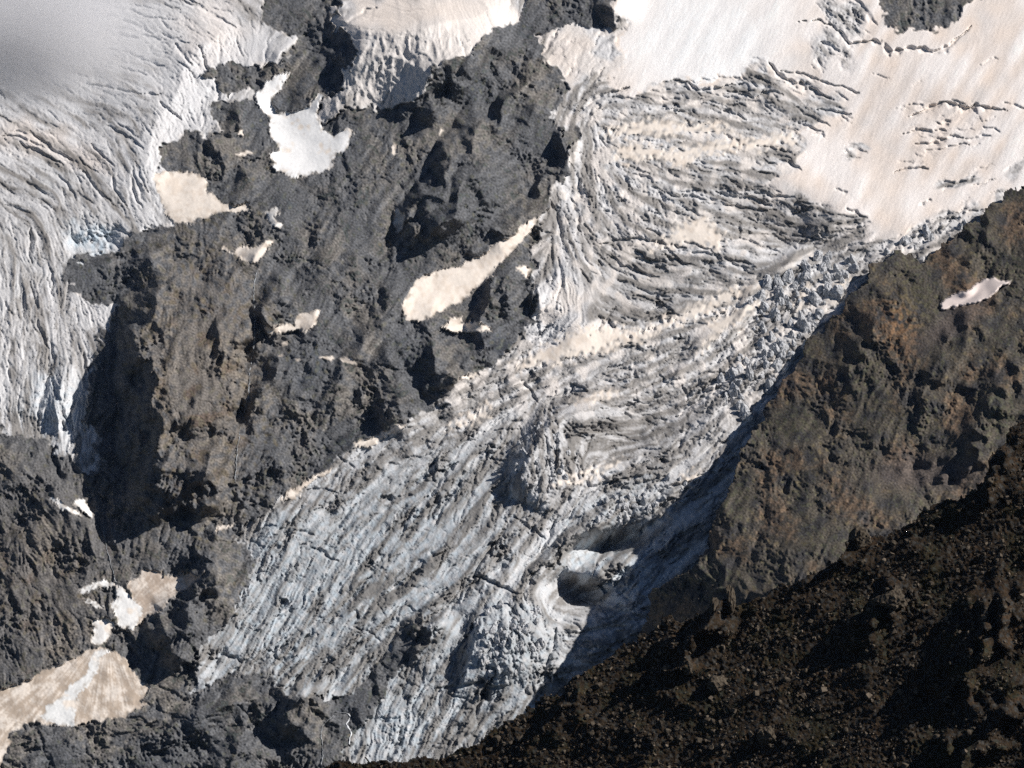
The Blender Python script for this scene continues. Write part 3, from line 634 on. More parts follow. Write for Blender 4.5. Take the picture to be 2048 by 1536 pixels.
CONE = np.arctan2(PX - 215, PY - 1250 + 1e-3); CRAD = np.hypot(PX - 215, PY - 1250)
for k, c, t in (('P13', (.36, .28, .22), .8), ('P14', (.40, .32, .25), .85), ('P11', (.5, .42, .35), .7)):
    sn = np.where((idm == KEY[k])[..., None], mix(sn, c, t * sstep(-1.8, 1.0, .6 * n2 + .45 * nz(CONE * 420, CRAD * .12, 22, 95) + .25 * nz(CONE * 420, CRAD * .12, 9, 99) + .3 * n3 + .3 * n4)), sn)
sn = mix(sn, (.34, .29, .24), edge * sstep(-.4, 1.4, n3 + .6 * n4) * .8)
ALB = rc * wr[..., None] + ic * wi[..., None] + sn * wsn[..., None]
ALB = np.clip(ALB, 0.015, 0.88)

# ---------------------------------------------------------------- materials
def mat_attr(name, rough, var, scale, spec=0.25, bump_d=0.0):
    m = bpy.data.materials.new(name); m.use_nodes = True
    N = m.node_tree.nodes; Lk = m.node_tree.links
    b = N['Principled BSDF']; b.inputs['Roughness'].default_value = rough; b.inputs['Specular IOR Level'].default_value = spec
    at_ = N.new('ShaderNodeAttribute'); at_.attribute_name = 'albedo'
    tc = N.new('ShaderNodeTexCoord')
    no = N.new('ShaderNodeTexNoise'); no.inputs['Scale'].default_value = scale; no.inputs['Detail'].default_value = 6; no.inputs['Roughness'].default_value = .65
    Lk.new(tc.outputs['Object'], no.inputs['Vector'])
    mr = N.new('ShaderNodeMapRange'); mr.inputs['From Min'].default_value = .25; mr.inputs['From Max'].default_value = .75
    mr.inputs['To Min'].default_value = 1 - var; mr.inputs['To Max'].default_value = 1 + var
    Lk.new(no.outputs['Fac'], mr.inputs['Value'])
    mx = N.new('ShaderNodeVectorMath'); mx.operation = 'SCALE'
    Lk.new(at_.outputs['Color'], mx.inputs[0]); Lk.new(mr.outputs['Result'], mx.inputs['Scale'])
    Lk.new(mx.outputs['Vector'], b.inputs['Base Color'])
    if bump_d:
        bp = N.new('ShaderNodeBump'); bp.inputs['Distance'].default_value = bump_d; bp.inputs['Strength'].default_value = 1
        Lk.new(no.outputs['Fac'], bp.inputs['Height']); Lk.new(bp.outputs['Normal'], b.inputs['Normal'])
    return m
MROCK = mat_attr('weathered rock', .95, .42, .4, .12, .8)
MICE = mat_attr('glacier ice', .75, .14, .3, .3, .8)
MSNOW = mat_attr('old snow', .9, .07, .12, .2, .25)
MATS = {ICE: MICE, SNOW: MSNOW, ROCK: MROCK}

def tag(o, label=None, cat=None, group=None, kind=None):
    if label: o['label'] = label
    if cat: o['category'] = cat
    if group: o['group'] = group
    if kind: o['kind'] = kind

def build_mesh(name, co, quads, alb, material, smooth):
    me = bpy.data.meshes.new(name)
    nv, nf = len(co), len(quads)
    me.vertices.add(nv); me.loops.add(nf * 4); me.polygons.add(nf)
    me.vertices.foreach_set('co', np.ascontiguousarray(co, f32).ravel())
    me.loops.foreach_set('vertex_index', np.ascontiguousarray(quads, np.int32).ravel())
    me.polygons.foreach_set('loop_start', np.arange(0, nf * 4, 4, dtype=np.int32))
    me.polygons.foreach_set('loop_total', np.full(nf, 4, np.int32))
    me.polygons.foreach_set('use_smooth', np.full(nf, smooth, bool))
    at_ = me.attributes.new('albedo', 'FLOAT_COLOR', 'POINT')
    at_.data.foreach_set('color', np.concatenate([alb, np.ones((nv, 1), f32)], 1).astype(f32).ravel())
    me.update(calc_edges=True)
    me.materials.append(material)
    o = bpy.data.objects.new(name, me); col.objects.link(o)
    return o

def sheet(name, P, mask_faces, alb, material, smooth=True, skirt=None):
    """the quads of a raster picked by a face mask, as one mesh; skirt: list of offsets that carry the rim back into the hill"""
    h, wd = P.shape[:2]
    jj, ii = np.nonzero(mask_faces)
    v = jj * wd + ii
    q = np.stack([v, v + wd, v + wd + 1, v + 1], 1)
    u, inv = np.unique(q.ravel(), return_inverse=True)
    co = P.reshape(-1, 3)[u]; al = alb.reshape(-1, 3)[u]
    quads = inv.reshape(-1, 4).astype(np.int32)
    if skirt is not None:
        e = np.concatenate([quads[:, [0, 1]], quads[:, [1, 2]], quads[:, [2, 3]], quads[:, [3, 0]]])
        key = np.sort(e, 1); key = key[:, 0].astype(np.int64) * len(u) + key[:, 1]
        _, idx, cnt = np.unique(key, return_index=True, return_counts=True)
        be = e[idx[cnt == 1]]
        prev = np.unique(be.ravel()); base = prev
        lut = np.zeros(len(u), np.int64); lut[base] = np.arange(len(base))
        cur = base
        for off in skirt:
            n0 = len(co)
            co = np.concatenate([co, co[base] + np.array(off, f32)]); al = np.concatenate([al, al[base]])
            new = n0 + np.arange(len(base))
            quads = np.concatenate([quads, np.stack([cur[lut[be[:, 1]]], cur[lut[be[:, 0]]], new[lut[be[:, 0]]], new[lut[be[:, 1]]]], 1).astype(np.int32)])
            cur = new
    return build_mesh(name, co, quads, al, material, smooth)

# ---------------------------------------------------------------- side ridge (right) and near scree slope: their outlines
RIDGE = [(2300,372),(2048,380),(2020,382),(2000,388),(1990,405),(1960,432),(1940,448),(1900,480),(1870,500),(1850,520),(1836,526),(1830,510),(1790,505),(1762,520),(1746,535),(1730,560),(1700,590),(1660,640),(1640,665),
  (1618,682),(1605,692),(1600,722),(1565,768),(1545,800),(1530,815),(1512,860),(1495,880),(1482,897),(1478,920),(1472,950),(1452,985),(1425,1050),(1410,1100),(1390,1130),(1370,1148),(1340,1158),(1312,1175),(1300,1200),(1286,1245),(1285,1290),(1320,1400),(1380,1500),(2300,1500)]
SCREE = [(520,1640),(600,1552),(674,1524),(742,1518),(776,1521),(811,1518),(893,1513),(913,1503),(947,1489),(982,1469),(1016,1442),(1040,1428),(1067,1414),(1084,1390),(1118,1383),(1139,1356),(1187,1336),(1221,1308),(1282,1267),(1306,1257),(1330,1236),
  (1352,1240),(1380,1236),(1404,1222),(1420,1205),(1440,1200),(1470,1206),(1485,1202),(1526,1189),(1553,1172),(1587,1165),(1621,1144),(1673,1117),(1690,1100),(1693,1083),(1710,1069),(1768,1069),(1792,1052),(1837,1031),(1861,1018),(1912,994),(1946,980),(1973,949),
  (1987,905),(2031,850),(2060,830),(2300,700),(2300,1740),(520,1740)]
rsd = sdf_poly(RIDGE, 130); ssd = sdf_poly(SCREE, 130)
hidden = (samp(rsd, PX, PY) > 100) | (samp(ssd, PX, PY) > 100)

P3 = at(PX, PY, DEP)
idf = idm[:-1, :-1]
vis = ~(hidden[:-1, :-1])
OBJ = {}
o = sheet('mountain_face', P3, (idf == 0) & vis, ALB, MROCK, True)
tag(o, 'grey brown rock face furrowed by gullies between the glaciers', None, None, 'structure')
for i, r in enumerate(R):
    m = (idf == i + 1) & vis
    if m.sum() < 4:
        continue
    o = sheet(r['name'], P3, m, ALB, MATS[r['typ']], True)
    OBJ[r['key']] = o
    if r['parent']:
        o.parent = OBJ[r['parent']]
    else:
        tag(o, r['label'], r['cat'], r['group'], r['kind'])

# ---------------------------------------------------------------- side ridge
def tps(points, x, y):
    p = np.array(points, float) / np.array([500, 500, 1])
    def U(r2): return r2 * np.log(r2 + 1e-9)
    n = len(p)
    A = np.zeros((n + 3, n + 3)); d2 = ((p[:, None, :2] - p[None, :, :2]) ** 2).sum(-1)
    A[:n, :n] = U(d2) + 1e-3 * np.eye(n); A[:n, n] = 1; A[:n, n + 1:] = p[:, :2]; A[n, :n] = 1; A[n + 1:, :n] = p[:, :2].T
    c = np.linalg.solve(A, np.concatenate([p[:, 2], np.zeros(3)]))
    xx = x / 500; yy = y / 500
    out = c[n] + c[n + 1] * xx + c[n + 2] * yy
    for k in range(n):
        out = out + c[k] * U((xx - p[k, 0]) ** 2 + (yy - p[k, 1]) ** 2)
    return out.astype(f32)
QX, QY = np.meshgrid(np.arange(1220, 2260, ST, dtype=f32), np.arange(350, 1420, ST, dtype=f32))
gap = tps([(2048,380,60),(1850,515,45),(1740,540,45),(1640,665,40),(1600,720,60),(1512,860,110),(1482,895,160),(1472,950,165),(1450,985,170),(1425,1050,220),(1410,1100,232),(1390,1130,262),(1340,1160,210),(1300,1195,150),(1286,1245,100),
           (2048,700,330),(1800,800,250),(2048,1000,430),(1650,1000,330),(1560,1150,440),(2048,550,210),(1750,650,140),(2250,600,430),(2250,1000,560),(1900,560,130),(1300,1400,150),(1800,1200,540)], QX, QY)
mm = np.zeros((CH, CW), f32)
ridge([(2000,388,0),(1975,450,25),(1940,520,30),(1880,590,10)], 60, 60, M=mm)
ridge([(1830,510,0),(1790,600,25),(1740,680,35),(1700,740,30),(1680,800,0)], 60, 90, M=mm)
ridge([(2040,560,0),(1950,640,30),(1890,720,30),(1850,800,35),(1835,880,10)], 40, 90, M=mm)
ridge([(2060,700,0),(2000,800,50),(1960,880,50),(1930,960,10)], 70, 90, M=mm)
ridge([(1500,880,0),(1620,900,20),(1750,930,10)], 40, 60, M=mm)
ridge([(1480,930,0),(1450,1030,25),(1430,1100,20),(1400,1150,0)], 30, 60, M=mm)
ridge([(1370,1150,10),(1440,1168,22),(1520,1182,20),(1560,1200,0)], 30, 40, M=mm)
bump(1940, 600, 70, 26, -25, -14, mm)
bump(1850, 960, 110, 40, 0, -30, mm)
qjx = 6 * nz(QX, QY, 60, 101) + 3 * nz(QX, QY, 22, 102) + 1.4 * nz(QX, QY, 9, 103); qjy = 6 * nz(QX, QY, 60, 104) + 3 * nz(QX, QY, 22, 105) + 1.4 * nz(QX, QY, 9, 106)
a = math.radians(-60)
qx = QX + 3 * nz(QX, QY, 80, 107); qy = QY + 3 * nz(QX, QY, 80, 108)
U = qx * math.cos(a) + qy * math.sin(a); V = -qx * math.sin(a) + qy * math.cos(a)
qsd = samp(rsd, QX + .6 * qjx, QY + .6 * qjy)
relm = rockrelief(qx, qy, U, V, 110) * .8 + 2.4 * (1 - np.abs(nz(U * .22, V, 34, 125))) + .7 * (1 - np.abs(nz(U * .4, V, 17, 126))) + .4 * nz(U * .7, V, 8, 127)
PP = [(1878,604),(1885,618),(1929,614),(1963,604),(1997,584),(2021,560),(2001,555),(1987,553),(1950,567),(1908,587)]
psd = samp(sdf_poly(PP), QX + .35 * qjx, QY + .35 * qjy)
pm = sstep(-1.5, 2.5, psd)
talus = np.exp(-((QX - 1850) / 110) ** 2 - ((QY - 945) / 32) ** 2) + np.exp(-((QX - 1900) / 60) ** 2 - (((QY - 650) + .6 * (QX - 1900)) / 26) ** 2)
talus = np.clip(talus * 1.3, 0, 1)
QD = base_depth(QX, QY) - gap - samp(mm, QX + 9 * nz(QX, QY, 60, 101), QY + 9 * nz(QX, QY, 60, 104)) * (1 + .12 * nz(QX, QY, 40, 119)) - relm * (1 - pm) * (1 - .8 * talus) - pm * 12
m1 = nz(QX, QY, 160, 121); m2 = nz(QX, QY, 50, 122); m3 = nz(QX, QY, 16, 123); m4 = nz(QX, QY, 6, 124)
qc = np.zeros(QX.shape + (3,), f32) + np.array([0.105, 0.092, 0.074], f32)
qc = mix(qc, (0.060, 0.057, 0.056), sstep(-.4, 1.4, m2 + .5 * m3))
qc = mix(qc, (0.165, 0.112, 0.074), sstep(.0, 1.8, m1 * .8 - m2 * .4 + .5 * m3) * .8)
qc = mix(qc, (0.20, 0.115, 0.06), .8 * np.exp(-((QX - 1800) / 40) ** 2 - (((QY - 650)) / 70) ** 2) * sstep(-.5, 1, m3))
qc = mix(qc, (0.085, 0.085, 0.045), sstep(.6, 1.8, m3 - .5 * m1) * .5)
qc = mix(qc, (0.115, 0.095, 0.085), talus * .9)
qc *= (.92 * np.clip(1 + .26 * m4 + .14 * m3, .4, 1.8))[..., None]
qc = mix(qc, (0.74, 0.64, 0.60), pm)
Q3 = at(QX, QY, QD)
qf = (qsd > 0)[:-1, :-1] & ~(samp(ssd, QX, QY) > 100)[:-1, :-1]
snowf = (psd > .3)[:-1, :-1]
o = sheet('rock_ridge', Q3, qf & ~snowf, qc, MROCK, True, [(25, 60, -50), (70, 160, -170), (160, 260, -360)])
tag(o, 'brown shadowy rock ridge rising in front of the icefall', None, None, 'structure')
o = sheet('snow_patch', Q3, qf & snowf, qc, MSNOW, True)
tag(o, 'lone leaf-shaped pale snow patch on the brown shadowy ridge', 'snow patch')

# ---------------------------------------------------------------- near scree slope
TX, TY = np.meshgrid(np.arange(540, 2260, ST, dtype=f32), np.arange(690, 1650, ST, dtype=f32))
def near_depth(px, py):
    aa = (px - 1024) / FPX; bb = (768 - py) / FPX
    x0, y0, z0 = (1300 - 1024) / FPX * 1600, 1600., (768 - 1257) / FPX * 1600
    fx, fz = -0.52, 0.95
    return (y0 - fx * x0 - fz * z0) / (1 - fx * aa - fz * bb)
TD0 = near_depth(TX, TY)
tjx = 7 * nz(TX, TY, 70, 131) + 4 * nz(TX, TY, 24, 132) + 2 * nz(TX, TY, 9, 133); tjy = 7 * nz(TX, TY, 70, 134) + 4 * nz(TX, TY, 24, 135) + 2 * nz(TX, TY, 9, 136)
tsd = samp(ssd, TX + .5 * tjx, TY + .5 * tjy)
tm = np.zeros((CH, CW), f32)
ridge([(1470,1175,10),(1440,1215,22),(1400,1260,22),(1350,1330,14),(1290,1400,4)], 40, 60, M=tm)
ridge([(1700,1065,8),(1690,1100,16),(1660,1130,10),(1600,1180,0)], 24, 50, M=tm)
ridge([(1830,1170,0),(1790,1200,14),(1740,1250,16),(1700,1310,4)], 40, 60, M=tm)
ridge([(2060,1150,4),(2000,1230,24),(1940,1330,24),(1880,1420,10)], 90, 60, M=tm)
ridge([(2060,840,10),(2000,910,20),(1960,990,10),(1900,1040,0)], 30, 60, M=tm)
ridge([(2060,1350,4),(2000,1420,18),(1930,1520,18),(1900,1600,8)], 90, 60, M=tm)
ridge([(1180,1350,6),(1130,1420,10),(1090,1480,6)], 30, 60, M=tm)
ta = math.radians(-35)
U = TX * math.cos(ta) + TY * math.sin(ta); V = -TX * math.sin(ta) + TY * math.cos(ta)
_, _, tv, tt = worley(TX + 3 * nz(TX, TY, 14, 137), TY + 3 * nz(TX, TY, 14, 138), 9, 21)
_, _, tv2, tt2 = worley(TX + 5 * nz(TX, TY, 25, 139), TY + 5 * nz(TX, TY, 25, 140), 24, 22)
trel = samp(tm, TX + 9 * nz(TX, TY, 70, 131), TY + 9 * nz(TX, TY, 70, 134)) * (1 + .15 * nz(TX, TY, 40, 130)) + 3.0 * fbm(U * .5, V, 190, 2, .5, 141, True) + 1.3 * (1 - np.abs(nz(U * .25, V, 55, 145))) + .7 * (1 - np.abs(nz(U * .3, V, 22, 146))) + (.18 * (tv - .5) + .22 * tt) * sstep(-.6, .8, nz(TX, TY, 70, 144)) + (.5 * (tv2 - .5) + .9 * tt2) * sstep(-.3, .8, nz(TX, TY, 110, 147)) + .16 * nz(TX, TY, 6, 148) + .22 * nz(TX, TY, 12, 149)
TD = TD0 - trel
t1 = nz(TX, TY, 200, 151); t2 = nz(TX, TY, 60, 152); t3 = nz(TX, TY, 14, 153); t4 = nz(TX, TY, 5, 154)
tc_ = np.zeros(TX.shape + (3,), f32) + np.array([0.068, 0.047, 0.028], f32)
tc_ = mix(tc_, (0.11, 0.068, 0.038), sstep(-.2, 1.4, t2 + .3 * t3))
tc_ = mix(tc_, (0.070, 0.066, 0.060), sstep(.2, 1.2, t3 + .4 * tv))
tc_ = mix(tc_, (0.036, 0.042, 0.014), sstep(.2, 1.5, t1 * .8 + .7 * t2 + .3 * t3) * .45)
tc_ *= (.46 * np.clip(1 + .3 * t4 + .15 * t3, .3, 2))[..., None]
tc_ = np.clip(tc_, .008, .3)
T3 = at(TX, TY, TD)
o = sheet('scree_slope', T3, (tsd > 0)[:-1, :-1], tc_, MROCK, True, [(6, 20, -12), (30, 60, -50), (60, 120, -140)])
tag(o, 'dark brown scree slope with sparse grass in the near corner', None, None, 'structure')

# ---------------------------------------------------------------- loose pieces
import bmesh
def mat_plain(name, c0, c1, scale, rough, detail=6, bump_d=0.0):
    m = bpy.data.materials.new(name); m.use_nodes = True
    N = m.node_tree.nodes; Lk = m.node_tree.links
    b = N['Principled BSDF']; b.inputs['Roughness'].default_value = rough; b.inputs['Specular IOR Level'].default_value = .2
    tc = N.new('ShaderNodeNewGeometry')
    no = N.new('ShaderNodeTexNoise'); no.inputs['Scale'].default_value = scale; no.inputs['Detail'].default_value = detail
    Lk.new(tc.outputs['Position'], no.inputs['Vector'])
    cr = N.new('ShaderNodeValToRGB'); cr.color_ramp.elements[0].position = .35; cr.color_ramp.elements[1].position = .65
    cr.color_ramp.elements[0].color = (*c0, 1); cr.color_ramp.elements[1].color = (*c1, 1)
    Lk.new(no.outputs['Fac'], cr.inputs['Fac']); Lk.new(cr.outputs['Color'], b.inputs['Base Color'])
    if bump_d:
        bp = N.new('ShaderNodeBump'); bp.inputs['Distance'].default_value = bump_d
        Lk.new(no.outputs['Fac'], bp.inputs['Height']); Lk.new(bp.outputs['Normal'], b.inputs['Normal'])
    return m
MSER = mat_plain('serac ice', (.30, .30, .30), (.62, .63, .66), .35, .7, 8, 1.2)
MBOU = mat_plain('boulder stone', (.040, .029, .019), (.10, .082, .060), .6, .9, 6, .25)
MGRY = mat_plain('thin water over rock', (.16, .17, .18), (.40, .42, .44), .35, .35)
MWAT = mat_plain('white water', (.55, .57, .60), (.80, .82, .84), 1.0, .3)

def crag(seed, taper, sub=4, cuts=26, mat=None):
    bm = bmesh.new(); bmesh.ops.create_icosphere(bm, subdivisions=sub, radius=1)
    for f in bm.faces: f.smooth = False
    c = np.array([v.co[:] for v in bm.verts], f32)
    g = np.random.default_rng(seed)
    for k in range(cuts):                       # knock flat faces off
        d = g.standard_normal(3); d /= np.linalg.norm(d); h = g.uniform(.55, .9)
        ex = np.maximum(c @ d - h, 0); c = c - ex[:, None] * d[None]
    c = c * (1 + .06 * nz(c[:, 0] * 60 + c[:, 2] * 37, c[:, 1] * 60 + c[:, 2] * 23, 30, seed % 7) + .035 * nz(c[:, 0] * 60 - c[:, 2] * 41, c[:, 1] * 60 + c[:, 2] * 53, 12, seed % 5))[:, None]
    t = np.clip((c[:, 2] + 1) / 2, 0, 1); c[:, :2] *= (1 - taper * t)[:, None]
    for v, p in zip(bm.verts, c): v.co = p.tolist()
    me = bpy.data.meshes.new('crag'); bm.to_mesh(me); bm.free(); me.materials.append(mat or MBOU)
    return me
SER = [crag(300 + k, .30, 3, 11, MSER) for k in range(16)]
BOU = [crag(400 + k, .1, 2, 12) for k in range(14)]
BIG = [crag(500 + k, .1) for k in range(5)]; PIN = [crag(520 + k, .5) for k in range(2)]
def surf(P, X0_, Y0_, px, py):
    j = int(np.clip((py - Y0_) / ST, 0, P.shape[0] - 1)); i = int(np.clip((px - X0_) / ST, 0, P.shape[1] - 1))
    return P[j, i]
rd = random.Random(5)
def inside(px, py, poly):
    c = False
    for k in range(len(poly)):
        ax, ay = poly[k]; bx, by = poly[(k + 1) % len(poly)]
        if (ay > py) != (by > py) and px < (bx - ax) * (py - ay) / (by - ay) + ax: c = not c
    return c
def put_serac(px, py, wpx, hpx, mesh):
    p = surf(P3, -160, -120, px, py); u = p[1] / FPX
    o = bpy.data.objects.new('serac', mesh); col.objects.link(o)
    o.parent = OBJ['G2']
    o.location = (p[0], p[1] + .1 * wpx * u, p[2] + hpx * u * .16)
    o.scale = (wpx * u * .5, wpx * u * .5 * rd.uniform(.8, 1.3), hpx * u * .5)
    o.rotation_euler = (rd.uniform(-.25, .25), rd.uniform(-.3, .3), rd.uniform(0, 6.28))
for px, py, a_, b_ in [(1562,605,26,40),(1500,755,20,44),(1645,545,24,34),(1625,600,22,32),(1580,655,20,32),(1545,680,24,30),(1550,705,22,30),(1605,640,18,34),(1470,785,26,34),(1535,735,20,28),(1600,560,20,26),(1675,545,18,30),(1610,700,20,30),(1530,620,22,30),(1575,745,18,28),
                      (1248,1014,14,15),(1270,1016,15,15),(1310,1012,16,14),(1290,990,13,13),(1262,1000,12,12),(1240,1035,12,12),(1283,1035,12,12),(860,1258,16,18)]:
    put_serac(px, py, a_, b_, rd.choice(SER))
Z1 = [(1500,600),(1600,530),(1700,505),(1722,545),(1640,640),(1590,705),(1540,790),(1500,850),(1440,840),(1440,770),(1490,690)]
Z2 = [(1190,1010),(1330,960),(1400,960),(1330,1010),(1260,1050),(1190,1050)]
Z3 = [(950,1230),(1020,1205),(1090,1230),(1090,1320),(1030,1360),(950,1370)]
Z4 = [(1040,870),(1100,840),(1140,900),(1140,960),(1060,990),(1030,950)]
Z5 = [(1760,500),(1940,440),(1930,462),(1850,505),(1770,520)]
for Z, n, lo, hi in ((Z1, 120, 8, 27), (Z2, 38, 8, 16), (Z3, 62, 7, 16), (Z4, 30, 7, 15), (Z5, 20, 8, 18)):
    xs = [q[0] for q in Z]; ys = [q[1] for q in Z]; k = 0
    while k < n:
        px = rd.uniform(min(xs), max(xs)); py = rd.uniform(min(ys), max(ys))
        if not inside(px, py, Z): continue
        a_ = lo + (hi - lo) * rd.random() ** 2
        put_serac(px, py, a_ * 1.2, a_ * 1.2 * rd.uniform(.9, 1.8), rd.choice(SER)); k += 1

def put_rock(name, px, py, wpx, hpx, mesh, sink=.25):
    p = surf(T3, 540, 690, px, py); u = p[1] / FPX
    o = bpy.data.objects.new(name, mesh); col.objects.link(o)
    o.location = (p[0], p[1] + .15 * wpx * u, p[2] + hpx * u * sink)
    o.scale = (wpx * u * .5, wpx * u * .5 * rd.uniform(.8, 1.2), hpx * u * .5)
    o.rotation_euler = (rd.uniform(-.3, .3), rd.uniform(-.3, .3), rd.uniform(0, 6.28))
    return o
for px, py, a_, b_, m, nm, lab, cat in [(1462,1212,34,62,PIN[0],'rock_pinnacle','taller of two dark rock pinnacles on the crest of the scree slope','rock'),
        (1428,1222,30,46,PIN[1],'rock_pinnacle','shorter of two dark rock pinnacles on the crest of the scree slope','rock'),
        (1716,1092,60,52,BIG[0],'boulder','black crag block standing on the skyline of the scree slope','boulder'),
        (1786,1215,84,52,BIG[1],'boulder','largest dark boulder in the middle of the scree slope','boulder'),
        (1436,1378,58,44,BIG[2],'boulder','big rough boulder low on the scree slope below the pinnacles','boulder'),
        (1532,1492,58,58,BIG[3],'boulder','tall blunt boulder at the bottom edge of the scree slope','boulder'),
        (1376,1345,30,34,BIG[4],'boulder','pale narrow boulder beside the lit edge of the scree slope','boulder')]:
    tag(put_rock(nm, px, py, a_, b_, m), lab, cat)
tsdv = tsd
k = 0
while k < 270:
    px = rd.uniform(900, 2046); py = rd.uniform(860, 1530)
    if samp(ssd, np.array([px], f32), np.array([py], f32))[0] < 12: continue
    a_ = 7 + 14 * rd.random() ** 3
    o = put_rock('boulder', px, py, a_, a_ * rd.uniform(.6, 1.0), rd.choice(BOU))
    tag(o, 'small brown angular boulder among many strewn over the dark scree slope', 'boulder', 'small boulders strewn over the scree slope'); k += 1
# loose stones too many to count
cube = np.array([(x, y, z) for x in (-1, 1) for y in (-1, 1) for z in (-1, 1)], f32)
cq = np.array([(0, 1, 3, 2), (4, 6, 7, 5), (0, 4, 5, 1), (2, 3, 7, 6), (0, 2, 6, 4), (1, 5, 7, 3)])
rg = np.random.default_rng(9)
sx_ = rg.uniform(680, 2150, 30000).astype(f32); sy_ = rg.uniform(820, 1600, 30000).astype(f32)
ok = (samp(ssd, sx_, sy_) > 4) & (rg.random(30000) < .35 + .5 * (nz(sx_, sy_, 120, 161) > 0))
sx_, sy_ = sx_[ok], sy_[ok]; n = len(sx_)
pj = np.clip((sy_ - 690) / ST, 0, T3.shape[0] - 1).astype(int); pi = np.clip((sx_ - 540) / ST, 0, T3.shape[1] - 1).astype(int)
base = T3[pj, pi]; size = (1.0 + rg.gamma(.6, 1.9, n)).clip(1.0, 11).astype(f32) * .5 * base[:, 1] / FPX
q = rg.standard_normal((n, 4)); q /= np.linalg.norm(q, axis=1)[:, None]
a0, b0, c0, d0 = q.T
RM = np.stack([np.stack([1 - 2 * (c0 * c0 + d0 * d0), 2 * (b0 * c0 - a0 * d0), 2 * (b0 * d0 + a0 * c0)], -1), np.stack([2 * (b0 * c0 + a0 * d0), 1 - 2 * (b0 * b0 + d0 * d0), 2 * (c0 * d0 - a0 * b0)], -1), np.stack([2 * (b0 * d0 - a0 * c0), 2 * (c0 * d0 + a0 * b0), 1 - 2 * (b0 * b0 + c0 * c0)], -1)], 1)
loc = cube[None] * (1 + rg.uniform(-.35, .35, (n, 8, 3))) * rg.uniform(.6, 1.2, (n, 1, 3))
V3 = np.einsum('nij,nkj->nki', RM, loc) * size[:, None, None] + base[:, None, :] + np.array([0, -.1, .1], f32)
colr = np.array([.075, .06, .045], f32) * rg.uniform(.4, 2.1, (n, 1, 1)) * np.ones((1, 8, 3), f32)
o = build_mesh('scree', V3.reshape(-1, 3), (np.arange(n)[:, None, None] * 8 + cq[None]).reshape(-1, 4), colr.reshape(-1, 3).astype(f32), MROCK, False)
tag(o, 'loose brown stones covering the near slope', None, None, 'stuff')

# ---------------------------------------------------------------- meltwater
def stream(pts, wpx, label, mat=None):
    p = np.array(pts, float); seg = np.linalg.norm(np.diff(p, axis=0), axis=1); L = np.concatenate([[0], np.cumsum(seg)])
    t = np.arange(0, L[-1], 2.5); x = np.interp(t, L, p[:, 0]); y = np.interp(t, L, p[:, 1])
    x = x + .7 * np.sin(t * .21) + .5 * np.sin(t * .6 + 1)
    ww = wpx * (.45 + .9 * np.abs(np.sin(t * .23 + 1) * np.sin(t * .071 + .5)))
    V = []
    for q in range(len(t)):
        dep_ = surf(DEP, -160, -120, x[q], y[q])
        for k_, (ox, lift) in enumerate(((-1, 1.0), (-.3, 2.6), (.4, 2.3), (1, 1.0))):
            V.append(at(x[q] + ox * ww[q] * .5, y[q], float(dep_) - lift))
    Q = [(4 * q + k_, 4 * q + 4 + k_, 4 * q + 5 + k_, 4 * q + 1 + k_) for q in range(len(t) - 1) for k_ in range(3)]
    V = np.array(V, f32)
    o = build_mesh('meltwater_stream', V, np.array(Q), np.ones((len(V), 3), f32) * .7, mat or MWAT, True)
    tag(o, label, 'stream')
stream([(512,545),(507,580),(510,640),(508,690),(500,740),(497,790),(482,850),(474,900),(470,965)], 2.2, 'thin grey meltwater stream falling down the long gully beside the buttress', MGRY)
stream([(671,1424),(697,1427),(700,1434),(693,1448),(702,1466),(698,1490)], 4.0, 'bright zigzag meltwater stream on the slabs beside the icefall snout')
stream([(670,1428),(644,1452),(642,1473),(646,1500),(643,1530)], 2.0, 'faint meltwater stream branching off the bright zigzag one', MGRY)
stream([(205,1050),(212,1090),(222,1130),(232,1165)], 1.8, 'narrow white meltwater thread above the avalanche snow', MGRY)

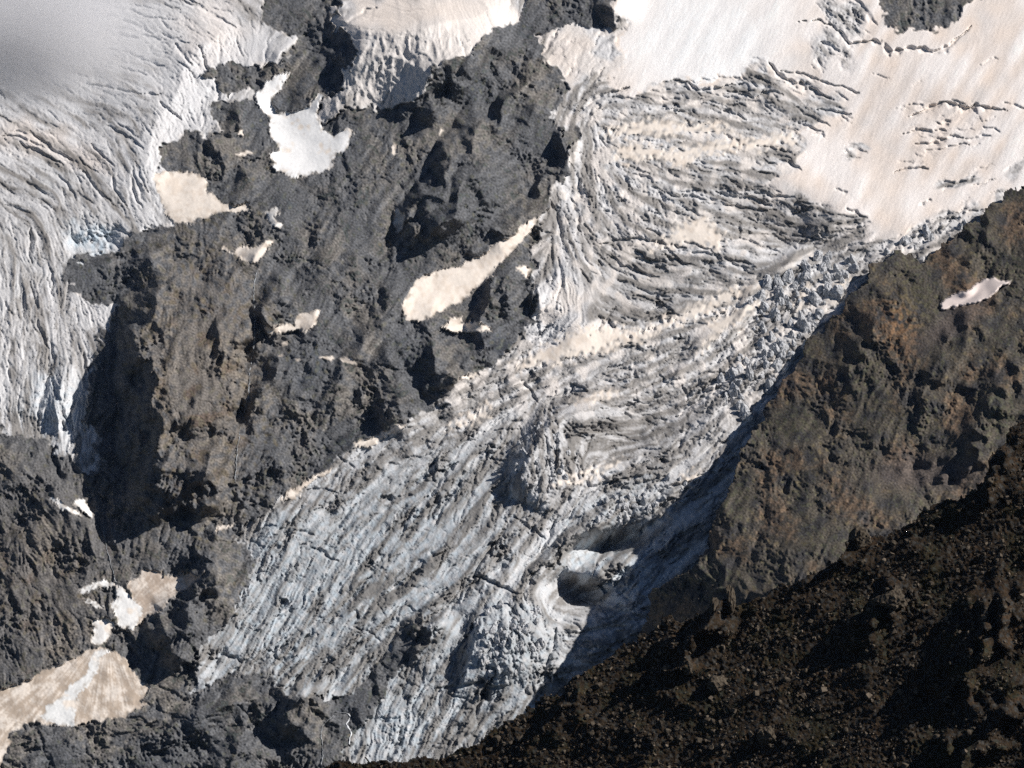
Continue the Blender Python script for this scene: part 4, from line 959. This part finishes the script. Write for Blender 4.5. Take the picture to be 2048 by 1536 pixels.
# ---------------------------------------------------------------- cloud drifting before the left glacier, and the air
import bmesh
def vol_mat(name, colr, dens, aniso=0.0):
    m = bpy.data.materials.new(name); m.use_nodes = True
    N = m.node_tree.nodes; N.remove(N['Principled BSDF'])
    v = N.new('ShaderNodeVolumePrincipled'); v.inputs['Color'].default_value = (*colr, 1); v.inputs['Density'].default_value = dens; v.inputs['Anisotropy'].default_value = aniso
    m.node_tree.links.new(v.outputs['Volume'], N['Material Output'].inputs['Volume'])
    return m, v
bm = bmesh.new(); bmesh.ops.create_icosphere(bm, subdivisions=4, radius=1)
me = bpy.data.meshes.new('cloud'); bm.to_mesh(me); bm.free()
co = np.array([v.co[:] for v in me.vertices], f32)
co *= (1 + .10 * nz(co[:, 0] * 60 + co[:, 2] * 30, co[:, 1] * 60, 40, 3) + .05 * nz(co[:, 0] * 60, co[:, 2] * 60 + co[:, 1] * 40, 18, 4))[:, None]
me.vertices.foreach_set('co', co.ravel())
cm, cv = vol_mat('cloud vapour', (.975, .97, .985), .01)
N = cm.node_tree.nodes; Lk = cm.node_tree.links
tcn = N.new('ShaderNodeTexCoord'); ln = N.new('ShaderNodeVectorMath'); ln.operation = 'LENGTH'; Lk.new(tcn.outputs['Object'], ln.inputs[0])
nn = N.new('ShaderNodeTexNoise'); nn.inputs['Scale'].default_value = 2.2; nn.inputs['Detail'].default_value = 5; Lk.new(tcn.outputs['Object'], nn.inputs['Vector'])
ad = N.new('ShaderNodeMath'); ad.operation = 'MULTIPLY_ADD'; ad.inputs[1].default_value = .9; Lk.new(nn.outputs['Fac'], ad.inputs[0]); Lk.new(ln.outputs['Value'], ad.inputs[2])
mp = N.new('ShaderNodeMapRange'); mp.inputs['From Min'].default_value = 1.25; mp.inputs['From Max'].default_value = .75; mp.inputs['To Min'].default_value = 0; mp.inputs['To Max'].default_value = .018
Lk.new(ad.outputs['Value'], mp.inputs['Value']); Lk.new(mp.outputs['Result'], cv.inputs['Density'])
me.materials.append(cm)
o = bpy.data.objects.new('cloud', me); col.objects.link(o)
o.location = at(np.float64(40), np.float64(20), np.float64(3600)).tolist()
o.scale = (275, 210, 205)
tag(o, 'soft grey cloud veiling the upper end of the left glacier', 'cloud')
x0, x1, y0, y1, z0, z1 = -1250, 1250, -60, 5700, -1400, 1000
hv = [(x, y, z) for x in (x0, x1) for y in (y0, y1) for z in (z0, z1)]
hme = bpy.data.meshes.new('haze')
hme.from_pydata(hv, [], [(0, 1, 3, 2), (4, 6, 7, 5), (0, 4, 5, 1), (2, 3, 7, 6), (0, 2, 6, 4), (1, 5, 7, 3)])
hm, _ = vol_mat('mountain air', (.35, .55, 1.0), 2.4e-6)
hme.materials.append(hm)
ho = bpy.data.objects.new('haze', hme); col.objects.link(ho); ho['kind'] = 'stuff'; ho['label'] = 'thin bluish mountain air'
sc.cycles.volume_bounces = 4
sc.cycles.volume_max_steps = 96
